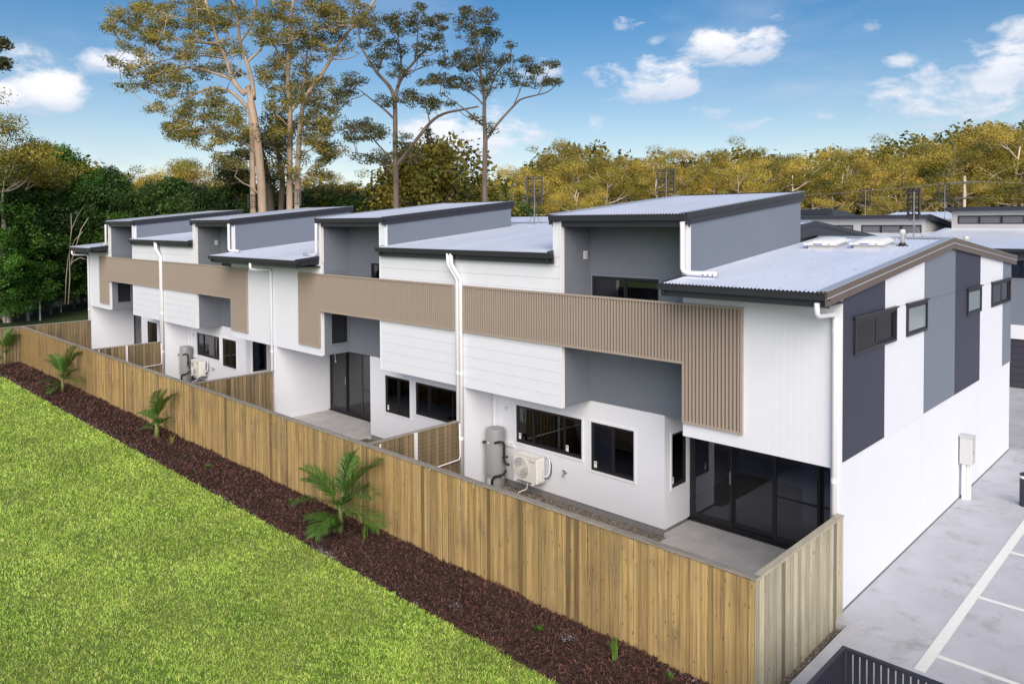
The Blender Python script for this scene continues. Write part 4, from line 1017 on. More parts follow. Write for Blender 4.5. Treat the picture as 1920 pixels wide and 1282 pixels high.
# power pole and wires in front of the forest
pw = thing('power_pole', 'pale timber power pole in front of the right hand forest', 'power pole', (-14.6, 70, 0))
mb = MB(); mb.tube([(-14.6, 70, -.3), (-14.6, 70, 11.4)], [.17, .12], 8); mb.build('pole', MT['bark_white'], pw)
mb = MB(); mb.box(-15.7, -13.5, 69.82, 69.92, 10.7, 10.85); mb.box(-15.4, -13.8, 69.82, 69.92, 9.2, 9.32); mb.build('crossarm', MT['bark_grey'], pw)
mb = MB()
for zz, dy in ((10.9, -.5), (10.9, .5), (9.4, -.3), (8.1, 0)):
    for (xa, ya), (xb, yb) in (((-62, 66), (-14.6, 70)), ((-14.6, 70), (36, 74))):
        pts = []
        for k in range(11):
            t = k/10; pts.append((xa+(xb-xa)*t, ya+(yb-ya)*t+dy, zz-1.1*4*t*(1-t)))
        mb.tube(pts, .012, 4)
mb.build('wires', MT['gal'], pw)

# utility pillar and stakes on the rear lawn
pl = thing('utility_pillar', 'grey utility pillar on two posts on the far lawn', 'utility box', (-61.8, 1.8, -.2))
mb = MB(); mb.box(-62.1, -61.5, 1.55, 2.0, .75, 1.85); mb.build('cabinet', MT['boxgrey'], pl)
for q in (-62.0, -61.65):
    mb = MB(); mb.box(q, q+.10, 1.72, 1.82, -.2, .75); mb.build('post', MT['plinth'], pl)
mb = MB(); mb.tube([(-61.1, 2.4, -.2), (-61.1, 2.4, 1.6)], .06, 8); mb.build('conduit', MT['boxgrey'], pl)
for lab, sx, sy, h in (('thin white stake at the far left lawn edge', -61.6, .2, 1.3), ('thin white stake right of the utility pillar', -65.8, 5.1, 1.2)):
    tg = MB(); tg.box(sx-.05, sx+.05, sy-.04, sy+.04, -.2, h); tag(tg.build('stake', MT['boxgrey']), lab, 'stake')

# ------------------------------------------------------------------ trees
def leaves(rg, C, Rr, n, size, flat=.5, droop=.3):
    """rhombus leaves in ellipsoid clumps; returns verts, faces, tint"""
    C = np.asarray(C, float); Rr = np.asarray(Rr, float); K = len(C)
    ns = np.maximum(6, (n*(Rr.prod(1)/np.median(Rr.prod(1)))**.6*rg.uniform(.6, 1.3, K))).astype(int)
    idx = np.repeat(np.arange(K), ns); T = len(idx)
    d = rg.normal(size=(T, 3)); d /= np.linalg.norm(d, axis=1)[:, None]
    r = rg.uniform(0, 1, T)**.3
    lump = 1+.25*np.sin(d[:, 0]*5+idx)*np.sin(d[:, 1]*4+idx*1.7)
    P = C[idx]+d*Rr[idx]*(r*lump)[:, None]
    a = rg.normal(size=(T, 3)); a[:, 2] = a[:, 2]*.7-droop; a /= np.linalg.norm(a, axis=1)[:, None]
    nrm_ = d*.9+np.array([0, 0, .55])+rg.normal(size=(T, 3))*.38          # blades face outwards and up, as leaves turn to the light
    b = np.cross(a, nrm_); b /= np.linalg.norm(b, axis=1)[:, None]
    s = size*rg.uniform(.55, 1.35, T)[:, None]
    V = np.stack([P-a*s*.5, P+b*s*flat*.5, P+a*s*.5, P-b*s*flat*.5], 1).reshape(-1, 3)
    F = np.arange(4*T).reshape(-1, 4)
    ct = rg.uniform(0, .75, K)
    return V, F, np.clip(ct[idx]+rg.uniform(-.12, .25, T), 0, 1)

def curve(p, q, rg, n=5, wob=.06, lift=.0):
    p, q = np.asarray(p, float), np.asarray(q, float); L_ = np.linalg.norm(q-p)
    off = rg.normal(size=3)*wob*L_; pts = []
    for k in range(n+1):
        t = k/n; w = math.sin(math.pi*t); pts.append(p+(q-p)*t+off*w+np.array([0, 0, lift*L_*w]))
    return pts

def make_tree(name, label, group, tubes_, leafdata, bark, leafmat, loc, cat='tree'):
    T = thing(name, label, cat, tuple(loc), group)
    mb = MB()
    for pts, r, n in tubes_: mb.tube(pts, r, n, caps=False)
    mb.build('trunk', MT[bark], T, smooth=True)
    V, F, t = leafdata
    npmesh('crown', V, F, MT[leafmat], T, t, loc=tuple(loc))
    return T

def gum_parts(seed, H, spread, clear=.42, ncl=46, nl=80, size=.45, clump=1.5, lean=.04, r0=None, base=(0, 0, 0), nlimb=5):
    rg = np.random.default_rng(seed); B = np.array(base, float); r0 = r0 or H*.015
    ln = rg.normal(size=2)*lean*H; top = B+np.array([ln[0], ln[1], H*.80])
    trunk = [B+(top-B)*t+np.array([*(rg.normal(size=2)*.012*H*(0 if t == 0 else 1)), 0]) for t in np.linspace(0, 1, 9)]
    tb = [(trunk, [r0*(1-.75*t) for t in np.linspace(0, 1, 9)], 8)]
    nodes = []; C = []; R_ = []
    for k in range(nlimb):
        t = clear+(.95-clear)*(k+rg.uniform(-.2, .3))/nlimb; t = min(.92, max(clear*.9, t)); i = t*8; p = trunk[int(i)]+(trunk[min(8, int(i)+1)]-trunk[int(i)])*(i-int(i))
        ang = k*2.4+rg.uniform(-.5, .5); rad = spread*(.95-.35*(t-clear)/(1-clear))*rg.uniform(.7, 1.0)
        q = p+np.array([math.cos(ang)*rad, math.sin(ang)*rad, rad*rg.uniform(.35, .85)]); q[2] = min(q[2], B[2]+H*.93)
        c = curve(p, q, rg, 5, .06, -.08); tb.append((c, [r0*.42*(1-.7*s) for s in np.linspace(0, 1, 6)], 6)); nodes += c[2:]
        for j in range(3):
            p2 = c[2+j]; a2 = ang+rg.uniform(-1.2, 1.2); rr2 = spread*rg.uniform(.25, .5)
            q2 = p2+np.array([math.cos(a2)*rr2, math.sin(a2)*rr2, rr2*rg.uniform(.3, 1.2)]); q2[2] = min(q2[2], B[2]+H*.98)
            c2 = curve(p2, q2, rg, 3, .1); tb.append((c2, [r0*.16, r0*.13, r0*.1, r0*.05], 5)); nodes += c2[1:]
            C.append(q2)
        C.append(q)
    nodes = np.array(nodes+trunk[7:])
    while len(C) < ncl:
        p = nodes[rg.integers(len(nodes))]; d = rg.normal(size=3)*np.array([1, 1, .6])*spread*.22; d[2] = abs(d[2])*.8
        q = p+d; q[2] = min(q[2], B[2]+H*.99); C.append(q)
        if rg.random() < .6: tb.append((curve(p, q, rg, 2, .08), [r0*.09, r0*.06, r0*.03], 4))
    C = np.array(C); K = len(C); s = clump*rg.uniform(.6, 1.25, K)
    R_ = np.stack([s, s, s*.55], 1); C[:, 2] += s*.15
    return tb, leaves(rg, C, R_, nl, size)

def bush_parts(seed, H, spread, ncl=70, nl=150, size=.32, base=(0, 0, 0), low=.12, r0=None, clump=1.2):
    rg = np.random.default_rng(seed); B = np.array(base, float); r0 = r0 or H*.016
    top = B+np.array([rg.normal()*.4, rg.normal()*.4, H*.85])
    trunk = curve(B, top, rg, 6, .03); tb = [(trunk, [r0*(1-.8*t) for t in np.linspace(0, 1, 7)], 7)]
    C = []
    for k in range(ncl):
        z = rg.uniform(low, .97)**.85; prof = math.sin(math.pi*min(1, (z*.88+.12)))**.6
        a = rg.uniform(0, 2*math.pi); rad = spread*prof*rg.uniform(.55, 1.0)*(1+.22*math.sin(3*a+seed)+.15*math.sin(z*9+seed))
        q = B+np.array([math.cos(a)*rad, math.sin(a)*rad, H*z]); C.append(q)
        if k % 2 == 0:
            p = trunk[min(6, max(0, int(z*6)))]-np.array([0, 0, .5]); tb.append((curve(p, q, rg, 3, .07), [r0*.25, r0*.18, r0*.12, r0*.05], 4))
    C = np.array(C); s = clump*rg.uniform(.6, 1.3, ncl); R_ = np.stack([s, s, s*.7], 1)
    return tb, leaves(rg, C, R_, nl, size, flat=.62, droop=.1)

GB = -.45
def zt_at(y, d): return 7.15+(416.5-y)/FPX*d
def base_at(px, d):
    p = at(px, 416.5, d); return np.array([p[0], p[1], GB])

# ---- four tall gums behind the row, limbs and clumps laid out one by one
def hero(name, label, bark, leafmat, depth, trunks, limbs, ell, size, nl, seed, clump=1.0, dj=2.6):
    rg = np.random.default_rng(seed); k = depth/FPX
    tb = []; nodes = []
    def conv(pl, dz0, dz1):
        n = len(pl); return [at(x, y, depth+dz0+(dz1-dz0)*i/max(1, n-1)) for i, (x, y) in enumerate(pl)]
    def dense(P):
        out = []
        for a, b in zip(P[:-1], P[1:]): out += [a+(b-a)*t for t in (0, .33, .67)]
        return out+[P[-1]]
    def cr(P, m=3):
        P = [np.asarray(p) for p in P]; Q = [2*P[0]-P[1]]+P+[2*P[-1]-P[-2]]; o = []
        for i in range(1, len(Q)-2):
            for j in range(m):
                t = j/m; a, b, c, d = Q[i-1], Q[i], Q[i+1], Q[i+2]
                o.append(.5*((2*b)+(-a+c)*t+(2*a-5*b+4*c-d)*t*t+(-a+3*b-3*c+d)*t**3))
        return o+[P[-1]]
    B = None
    for pl, w0, w1 in trunks:
        P = conv(pl, 0, 0); p0 = P[0].copy(); p0[2] = GB; p0[:2] = P[0][:2]+(P[0][:2]-P[1][:2])*.3
        P = [p0]+P; P = cr(P); n = len(P)
        tb.append((P, [w0*(1-t)+w1*t for t in np.linspace(0, 1, n)], 12)); nodes += P[n//3:]
        if B is None: B = p0
    for pl, w0, w1, dz in limbs:
        P = cr(conv(pl, 0, dz)); n = len(P); tb.append((P, [w0*(1-t)+w1*t for t in np.linspace(0, 1, n)], 8)); nodes += P[1:]
    nodes = np.array(nodes)
    C = []; S = []
    for (x, y, rx, ry, n) in ell:
        for _ in range(int(n*3.3)):
            a = rg.uniform(0, 2*math.pi); r = math.sqrt(rg.random())
            C.append(at(x+rx*r*math.cos(a), y+ry*r*math.sin(a), depth+rg.normal()*dj)); S.append(clump*rg.uniform(.55, 1.2))
    C = np.array(C); S = np.array(S)
    order = np.argsort(((C[:, None]-nodes[None])**2).sum(2).min(1))
    for i in order:                                   # twigs grow out from the nearest wood already there
        d2 = ((nodes-C[i])**2).sum(1)+np.where(nodes[:, 2] > C[i][2]+.3, 6.0, 0); p = nodes[d2.argmin()]
        q = C[i]; L_ = np.linalg.norm(q-p)
        c = curve(p, q, rg, 4, .07, -.06); w = min(.11, .022+.012*L_)
        tb.append((c, [w, w*.8, w*.6, w*.45, w*.25], 5)); nodes = np.vstack([nodes, np.array(c[2:])])
        for _ in range(2):
            e = q+rg.normal(size=3)*S[i]*np.array([.8, .8, .5]); tb.append((curve(c[3], e, rg, 2, .1), [w*.4, w*.3, w*.12], 4))
    Rr = np.stack([S, S, S*.55], 1)
    return make_tree(name, label, 'tall gums behind the row', tb, leaves(rg, C, Rr, nl, size, flat=.42, droop=.35), bark, leafmat, B)

hero('gum_tree', 'huge pale gum whose forked trunk leans left behind the far houses', 'bark_pale', 'gumleaf', 65,
     [([(492, 400), (488, 317), (483, 267), (477, 227), (470, 192)], .37, .33), ([(470, 195), (457, 177), (437, 150), (423, 110), (408, 77), (398, 43), (387, 7), (372, -45)], .24, .09),
      ([(472, 200), (476, 187), (472, 150), (463, 117), (450, 80), (447, 50), (440, 15), (428, -50)], .22, .09)],
     [([(437, 150), (400, 137), (360, 127), (320, 130), (285, 142)], .13, .04, -3), ([(410, 82), (380, 80), (340, 76), (300, 60), (255, 45), (222, 35)], .13, .03, 2), ([(465, 203), (440, 177), (417, 167), (385, 168), (350, 185), (310, 205)], .17, .03, -2),
      ([(398, 43), (360, 38), (320, 30), (280, 12)], .09, .03, -2), ([(423, 110), (385, 105), (340, 108), (290, 120), (245, 150)], .09, .02, 3), ([(463, 117), (490, 90), (500, 50), (505, 10)], .11, .04, 2), ([(472, 150), (445, 135), (430, 125)], .07, .03, 2),
      ([(483, 362), (470, 350), (455, 343), (440, 330)], .10, .03, -1), ([(478, 285), (455, 265), (430, 255), (395, 245), (360, 235)], .12, .03, -3), ([(450, 80), (470, 50), (480, 10), (485, -40)], .10, .04, -2)],
     [(225, 40, 26, 24, 6), (262, 75, 38, 28, 8), (212, 116, 16, 9, 2), (290, 38, 48, 22, 7), (330, 75, 52, 36, 12), (270, 122, 42, 26, 7), (310, 150, 55, 30, 10), (250, 160, 28, 12, 2), (352, 130, 48, 28, 7), (292, 203, 22, 12, 2), (392, 60, 46, 42, 10), (360, 18, 55, 22, 10), (425, 30, 42, 28, 8),
      (432, 112, 36, 34, 5), (382, 182, 42, 20, 6), (350, 226, 46, 26, 11), (412, 216, 40, 30, 11), (392, 256, 46, 22, 8), (330, 248, 26, 16, 4), (442, 246, 22, 28, 5), (280, 14, 32, 12, 5), (400, -30, 100, 26, 11), (488, 60, 22, 40, 5), (440, 300, 40, 18, 5)], .21, 90, 5, .74)
hero('gum_tree', 'twin trunked pale gum beside the leaning one, reaching past the top', 'bark_pale', 'gumleaf', 66,
     [([(543, 400), (543, 300), (544, 220), (540, 150), (541, 90), (545, 40), (556, -40)], .30, .12), ([(557, 400), (558, 320), (562, 250), (567, 205), (574, 180), (592, 155), (620, 112), (640, 74), (688, 22), (720, -30)], .26, .10)],
     [([(541, 150), (525, 110), (510, 70), (500, 20)], .13, .04, -2), ([(543, 215), (565, 180), (572, 130), (580, 80), (600, 30)], .13, .04, 2), ([(562, 250), (585, 240), (610, 235), (640, 215)], .09, .03, 2), ([(560, 290), (585, 280), (605, 265), (630, 250)], .07, .02, -2), ([(544, 240), (520, 215), (508, 190)], .07, .02, -1),
      ([(620, 112), (655, 110), (680, 95)], .06, .02, -1), ([(592, 155), (620, 160), (645, 150)], .07, .02, 1), ([(556, 380), (562, 355), (572, 330), (585, 310)], .07, .03, -1), ([(541, 90), (555, 55), (575, 20), (590, -20)], .09, .04, 1)],
     [(520, 42, 36, 40, 11), (600, 40, 52, 36, 14), (560, 100, 44, 38, 13), (642, 22, 50, 26, 10), (622, 82, 34, 24, 6), (510, 132, 26, 30, 7), (562, 168, 36, 34, 10), (520, 192, 22, 30, 6), (602, 172, 34, 28, 8), (612, 226, 32, 30, 10), (582, 240, 36, 34, 11), (530, 258, 26, 34, 6), (592, 288, 32, 26, 8), (622, 280, 22, 16, 4), (540, 318, 22, 30, 4), (690, 30, 26, 22, 4), (570, -25, 110, 26, 13), (600, 325, 25, 25, 4)], .21, 90, 6, .74)
hero('gum_tree', 'open crowned gum with a brown trunk between the tall pairs', 'bark_brown', 'gumdark', 62,
     [([(743, 400), (742, 328), (741, 275), (741, 218), (739.5, 187), (730, 162), (707, 137), (691, 112), (679, 90), (672, 60)], .27, .06)],
     [([(741, 190), (746, 162), (760, 137), (778, 115), (806, 84), (822, 62), (830, 35)], .17, .03, 2), ([(741, 225), (718, 203), (697, 187), (678, 172), (660, 160)], .10, .02, -2), ([(743, 312), (772, 274), (806, 231), (831, 214), (866, 206), (897, 200)], .17, .06, -3), ([(741, 330), (713, 303), (690, 291), (660, 286)], .10, .03, 2),
      ([(741, 315), (725, 290), (706, 268), (690, 250), (668, 240)], .09, .03, -1), ([(746, 162), (752, 120), (748, 80), (740, 40)], .10, .03, 1), ([(707, 137), (720, 100), (722, 60)], .08, .03, 2), ([(778, 115), (782, 80), (785, 40)], .08, .03, -2), ([(806, 231), (800, 205), (790, 185)], .06, .02, 1), ([(760, 137), (790, 128), (815, 120)], .05, .02, 2)],
     [(690, 62, 24, 26, 4), (720, 52, 28, 32, 6), (736, 96, 26, 20, 4), (702, 112, 22, 16, 3), (760, 42, 28, 26, 4), (790, 32, 28, 22, 5), (812, 70, 22, 26, 4), (792, 102, 22, 20, 3), (748, 132, 16, 16, 3), (665, 147, 22, 13, 4), (648, 172, 20, 14, 3), (722, 186, 18, 12, 3), (772, 182, 22, 16, 4), (800, 196, 22, 14, 3),
      (680, 236, 36, 16, 7), (702, 248, 22, 16, 4), (658, 252, 22, 14, 3), (720, 290, 22, 16, 3), (792, 256, 26, 16, 3), (772, 290, 22, 16, 3), (752, 266, 20, 20, 3), (690, 292, 26, 12, 3), (640, 192, 16, 18, 3), (815, 40, 25, 20, 4)], .19, 80, 7, .58, 2.0)
hero('gum_tree', 'slim dark trunked gum standing alone right of the others', 'bark_brown', 'gumdark', 60,
     [([(909, 400), (909, 312), (910, 262), (908, 218), (908, 187), (903, 150), (897, 109), (891, 62), (888, 12)], .25, .04)],
     [([(912, 262), (934, 231), (962, 200), (978, 186), (1009, 178), (1028, 172), (1047, 156)], .11, .03, 2), ([(908, 238), (888, 220), (872, 206), (850, 190), (825, 175)], .09, .02, -2), ([(909, 190), (920, 165), (930, 140), (945, 120), (956, 103), (962, 84)], .08, .02, 1), ([(903, 150), (885, 130), (868, 118), (852, 105)], .07, .02, -2),
      ([(962, 200), (975, 170), (985, 140), (990, 120)], .05, .02, 1), ([(897, 109), (910, 80), (918, 50), (925, 20)], .06, .02, 1), ([(909, 200), (890, 180), (865, 165), (835, 155), (805, 150)], .07, .02, 2), ([(1009, 178), (1020, 155), (1030, 130)], .04, .015, 0)],
     [(865, 26, 13, 17, 2), (890, 22, 26, 18, 4), (912, 32, 18, 22, 3), (880, 62, 26, 20, 5), (916, 72, 22, 22, 4), (850, 112, 26, 20, 5), (880, 112, 28, 22, 6), (910, 122, 28, 26, 6), (942, 112, 18, 16, 3), (830, 152, 22, 13, 4), (862, 156, 28, 16, 5), (896, 162, 28, 20, 5), (800, 152, 20, 12, 3), (930, 152, 22, 16, 3), (961, 82, 9, 8, 1), (985, 116, 20, 9, 3),
      (1000, 132, 22, 9, 3), (1030, 121, 15, 6, 2), (1010, 152, 22, 9, 3), (1040, 150, 15, 8, 2), (965, 137, 18, 12, 2), (975, 157, 18, 9, 2), (925, 238, 10, 12, 1), (895, 226, 13, 10, 1), (832, 188, 28, 15, 3)], .185, 70, 8, .52, 1.6)
hero('gum_tree', 'dark brown trunked gum half hidden between the two big pale gums', 'bark_brown', 'gumdark', 70,
     [([(508, 400), (503, 345), (497, 305), (486, 270)], .42, .2), ([(527, 400), (530, 340), (524, 300), (512, 260)], .34, .15)],
     [([(497, 305), (470, 300), (445, 300)], .1, .03, 2), ([(524, 300), (500, 285), (480, 250)], .1, .03, -2)],
     [(500, 280, 35, 30, 7), (455, 310, 35, 25, 6), (520, 240, 25, 30, 5), (470, 260, 20, 20, 3), (520, 330, 25, 25, 4), (430, 330, 30, 20, 4)], .28, 120, 9, 1.1)
# overhanging twig at the left edge of the view
hero('gum_tree', 'tall dark gum at the left edge with two sprays of leaves in the sky', 'bark_grey', 'gumdark', 40,
     [([(-110, 560), (-100, 300), (-90, 150), (-95, 20)], .25, .08)], [([(-95, 200), (-60, 140), (-30, 110), (0, 100)], .06, .02, 0), ([(-95, 150), (-50, 95), (-15, 80)], .06, .02, 0)],
     [(2, 78, 11, 8, 3), (4, 118, 10, 9, 3), (-60, 90, 40, 40, 8), (-100, 40, 40, 60, 10), (-60, 200, 40, 50, 8)], .2, 70, 10, .42, .8)

# ---- right hand forest and middle trees: variants copied, each its own thing
GV = {}
def variant(key, mk, name, bark, leafmat):
    tb, ld = mk; T = thing(name, 'x', 'tree', (0, 0, 0)); mb = MB()
    for pts, r, n in tb: mb.tube(pts, r, n, caps=False)
    mb.build('trunk', MT[bark], T, smooth=True); npmesh('crown', ld[0], ld[1], MT[leafmat], T, ld[2]); GV[key] = [T, False]
for i in range(7):
    variant(('g', i), gum_parts(40+i, 20, 5.4, clear=.52+.04*(i % 3), ncl=42, nl=380, size=.205, clump=1.5, nlimb=7, r0=.34), 'gum_tree', 'bark_white', 'golden' if i % 3 != 2 else 'gumleaf')
for i in range(4):
    variant(('b', i), bush_parts(70+i, 12, 3.7, ncl=105, nl=190, size=.24, clump=.95), 'broadleaf_tree', 'bark_grey', ('lush', 'lushmid', 'lushdark', 'lushdark')[i])
for i in range(2):
    variant(('d', i), bush_parts(80+i, 10, 4.2, ncl=70, nl=110, size=.33, clump=1.25), 'bushy_tree', 'bark_grey', 'lushdark' if i else 'gumleaf')
H0 = {'g': 20.0, 'b': 12.0, 'd': 10.0}
rt_ = random.Random(5)
def place(kind, i, px, ytop, d, label, group, wide=1.0):
    key = (kind, i); src, used = GV[key]
    T = src if not used else copy_tree(src); GV[key][1] = True
    b = base_at(px, d); s = (zt_at(ytop, d)-GB)/H0[kind]
    T.location = b; T.rotation_euler = (0, 0, rt_.uniform(0, 6.28)); T.scale = (s*wide, s*wide, s)
    T['label'] = label; T['group'] = group; return T
def sky_y(x):
    xs = [950, 985, 1015, 1060, 1120, 1165, 1200, 1220, 1250, 1290, 1335, 1400, 1430, 1480, 1515, 1540, 1570, 1605, 1640, 1700, 1760, 1800, 1850, 1900, 1960, 2100]
    ys = [318, 292, 262, 246, 247, 268, 292, 278, 260, 262, 274, 257, 253, 274, 266, 252, 258, 276, 256, 241, 227, 217, 218, 206, 202, 198]
    return float(np.interp(x, xs, ys))
i = 0; x = 965
while x < 2080:                      # skyline row
    place('g', i % 7, x, sky_y(x)+rt_.uniform(-4, 5), 118+rt_.uniform(-6, 8), 'golden sunlit gum on the skyline of the right hand forest', 'gums along the forest skyline'); i += 1; x += rt_.uniform(30, 46)
x = 1000
while x < 2080:
    place('g', (i*3+1) % 7, x, sky_y(x)+rt_.uniform(14, 34), 104+rt_.uniform(-4, 4), 'golden gum in the middle rows of the right hand forest', 'gums in the middle of the forest'); i += 1; x += rt_.uniform(34, 56)
x = 990
while x < 2080:
    place('g', (i*5+2) % 7, x, sky_y(x)+rt_.uniform(62, 100), 92+rt_.uniform(-4, 4), 'shorter golden gum at the front edge of the right hand forest', 'gums at the forest edge', 1.1); i += 1; x += rt_.uniform(60, 110)
GL = 'low golden gum seen behind the tall gums and far roofs'; GG = 'golden gums behind the tall gums'
for k, (px, y, d) in enumerate([(235, 290, 88), (275, 283, 92), (318, 262, 90), (352, 268, 84), (400, 290, 82), (440, 300, 90), (625, 312, 88), (665, 325, 84), (700, 332, 92), (655, 300, 96), (872, 300, 90), (940, 330, 95), (590, 330, 90)]):
    place('g', (k*2) % 7, px, y, d, GL, GG, 1.0)
GL2 = 'bushy dark green gum behind the roofs right of the brown trunked gum'
for k, (px, y, d) in enumerate([(800, 275, 72), (842, 268, 76), (765, 310, 70)]):
    place('d', 0, px, y, d, ['bushy dark green gum directly right of the brown trunked open gum', 'tallest bushy dark gum between the brown trunk and the slim dark trunk', 'bushy dark gum behind the brown trunk of the open gum'][k], 'bushy gums behind the middle roofs', .9)
LG = 'bright trees in the left thicket'
LLS = ['lush bright green tree under the tall dark gum at the left', 'tallest bright green tree of the left thicket, rounded top against the sky', 'bright green tree directly right of the tallest round topped one', 'lower green tree nearest the far end house roof',
       'big lush tree low at the left picture edge behind the utility pillar', 'lush green tree cut off by the left picture edge', 'bright low tree just above the bare pale sapling', 'bright tree at the right end of the left thicket by the golden gums',
       'low bright tree standing in front of the thicket near the left edge', 'lowest bright tree at the far left edge, above the fence corner']
for k, (px, y, d) in enumerate([(58, 315, 62), (108, 272, 68), (150, 305, 70), (182, 345, 66), (20, 345, 58), (-30, 330, 56), (92, 370, 62), (200, 312, 76), (50, 430, 58), (-12, 430, 54)]):
    place('b', (1, 0, 0, 1, 1, 0, 1, 1, 0, 0)[k], px, y, d, LLS[k], LG, (1.0, .8, .85, .9, 1.05, 1, .9, .8, 1, 1)[k])
DL, DG = 'dark shaded tree filling the thicket left of the houses', 'dark trees in the left thicket'
for k, (px, y, d) in enumerate([(135, 385, 66), (80, 380, 64), (165, 400, 70), (215, 340, 76), (250, 345, 74), (290, 335, 78), (330, 330, 76), (370, 335, 74), (410, 340, 78), (0, 380, 60), (40, 430, 63), (120, 440, 68), (200, 420, 78), (450, 345, 76), (160, 470, 71), (30, 480, 60), (85, 480, 64)]):
    place('b', (2, 1, 3, 1, 2)[k % 5], px, y+rt_.uniform(-26, 14), d, DL, DG, rt_.uniform(.8, 1.1))
for k, (px, y, d) in enumerate([(12, 190, 57), (-45, 160, 56), (52, 232, 66)]):
    place('g', (2, 5, 2, 5)[k], px, y, d, ['tall dark gum with sunlit top, tallest tree of the left thicket', 'dark gum cut off by the left picture edge, over the lush trees', 'smaller dark gum right of the tallest one in the left thicket'][k], 'gums over the left thicket', 1.0)
for k, (px, y, d) in enumerate([(480, 350, 80), (575, 345, 78), (620, 350, 80), (680, 350, 76), (720, 355, 80), (830, 335, 80), (890, 345, 84), (940, 355, 88)]):
    place('d', 1 if k % 2 else 0, px, y, d, 'low dark bushy tree just above the far roof edges', 'bushes behind the far roofs', 1.1)
# bare pale saplings in front of the left thicket
sp = thing('bare_sapling', 'thin bare pale forked sapling in front of the dark thicket', 'tree', tuple(base_at(128, 60)))
mb = MB(); rg = np.random.default_rng(2)
for pl in ([(128, 570), (131, 520), (130, 470), (134, 430), (133, 400)], [(131, 500), (140, 470), (152, 430), (166, 408)], [(122, 570), (124, 520), (128, 480), (140, 450), (155, 435)], [(130, 500), (137, 490), (150, 483), (160, 486)]):
    mb.tube([tuple(at(x, y, 60)) for x, y in pl], [.045*(1-.7*k/len(pl)) for k in range(len(pl))], 6)
mb.build('stem', MT['bark_white'], sp, smooth=True)
mb = MB(); mb.tube([tuple(at(134, 430, 60)), tuple(at(145, 405, 60.5)), tuple(at(158, 385, 61))], [.03, .02, .01], 5); mb.build('twig', MT['bark_pale'], sp)
for k_, (T, used) in GV.items():
    if not used:
        for ch in list(T.children): bpy.data.objects.remove(ch)
        bpy.data.objects.remove(T)

# far wood closing the view between the trunks
def wood(name, pts, hts, nl, size, m, rad, seed, dens=1.0):
    rg = np.random.default_rng(seed); C = []; R_ = []
    for (x, y), h in zip(pts, hts):
        n = max(3, int(h*1.3*dens))
        for k in range(n):
            z = GB+h*(k+.5)/n+rg.normal()*.3; s = rad*rg.uniform(.75, 1.2)*(1.0 if z < h*.75 else .75)
            C.append((x+rg.normal()*1.3, y+rg.normal()*1.3, z)); R_.append((s, s, s*.8))
    V, F, t = leaves(rg, np.array(C), np.array(R_), nl, size, flat=.7, droop=.1)
    return stuff(npmesh(name, V, F, MT[m], None, t))
rg = np.random.default_rng(12)
P_, H_ = [], []
for px in np.arange(-420, 2400, 26):
    d = 128+rg.uniform(-4, 14) if px > 950 else (100+rg.uniform(0, 12))
    b = base_at(px, d); P_.append((b[0], b[1])); y = sky_y(px)+30 if px > 950 else (345 if px > 200 else 300)
    H_.append(zt_at(y+rg.uniform(-8, 14), d)-GB)
wood('far_wood', P_, H_, 60, .85, 'gumleaf', 2.6, 13)

# ------------------------------------------------------------------ lawn, bark chips, gravel, small plants
def inside(P, poly):
    x, y = P[:, 0], P[:, 1]; r = np.zeros(len(P), bool); n = len(poly); j = n-1
    for i in range(n):
        xi, yi = poly[i]; xj, yj = poly[j]
        c = ((yi > y) != (yj > y)) & (x < (xj-xi)*(y-yi)/(yj-yi+1e-12)+xi); r ^= c; j = i
    return r
rg = np.random.default_rng(21)
POLY = [(-45, -5.0), (-45, -8.5), (-30, -10.2), (-18, -12.2), (-9.5, -13.4), (-3.5, -10.8), (0, -7.2), (0, -5.0)]
def scatter(n, poly, x0, x1, y0, y1, fall=14.0):
    P = np.stack([rg.uniform(x0, x1, n), rg.uniform(y0, y1, n)], 1); P = P[inside(P, poly)]
    d = np.hypot(P[:, 0]-CAM[0], P[:, 1]-CAM[1]); keep = rg.random(len(P)) < np.minimum(1, (fall/d)**1.5); return P[keep], d[keep]
P, d = scatter(1150000, POLY, -45, 0, -13.4, -5.0, 12.0)
tuftn = np.zeros(len(P))
for q in range(9):
    kx, ky = rg.normal(size=2)*(9+5*q*.6); tuftn += np.sin(P[:, 0]*kx+P[:, 1]*ky+rg.uniform(0, 6.28))
keep = rg.random(len(P)) < np.clip(.86+.20*tuftn, .38, 1); P, d, tuftn = P[keep], d[keep], tuftn[keep]
clump = .5+.5*np.sin(P[:, 0]*3.1+np.sin(P[:, 1]*2.3)*2)*np.sin(P[:, 1]*3.7+np.cos(P[:, 0]*1.7)*2)
clump = np.clip(.5*clump+.5*(.5+.22*tuftn), 0, 1.1); n = len(P); sc = np.maximum(1, d/16)
h = rg.uniform(.026, .062, n)*(.75+.5*clump)*sc**.4; w = rg.uniform(.004, .0085, n)*sc
a = rg.uniform(0, 2*math.pi, n); ln = rg.uniform(.4, 1.9, n)*h
base = np.stack([P[:, 0], P[:, 1], np.full(n, -.203)], 1); sd = np.stack([np.cos(a), np.sin(a), np.zeros(n)], 1)*w[:, None]
a2 = a+math.pi/2+rg.normal(size=n)*.9
mid = base+np.stack([np.cos(a2)*ln*.35, np.sin(a2)*ln*.35, h*.7], 1); tip = base+np.stack([np.cos(a2)*ln*1.1, np.sin(a2)*ln*1.1, h*rg.uniform(.55, 1.05, n)], 1)
V = np.stack([base-sd, base+sd, mid+sd*.8, tip, mid-sd*.8], 1)
V = V[:, [0, 1, 2, 4, 3]].reshape(-1, 3)
o5 = np.arange(n)[:, None]*5
F = np.concatenate([o5+np.array([[0, 1, 2, 3]])], 0); 
F2 = np.concatenate([o5+3, o5+2, o5+4], 1)
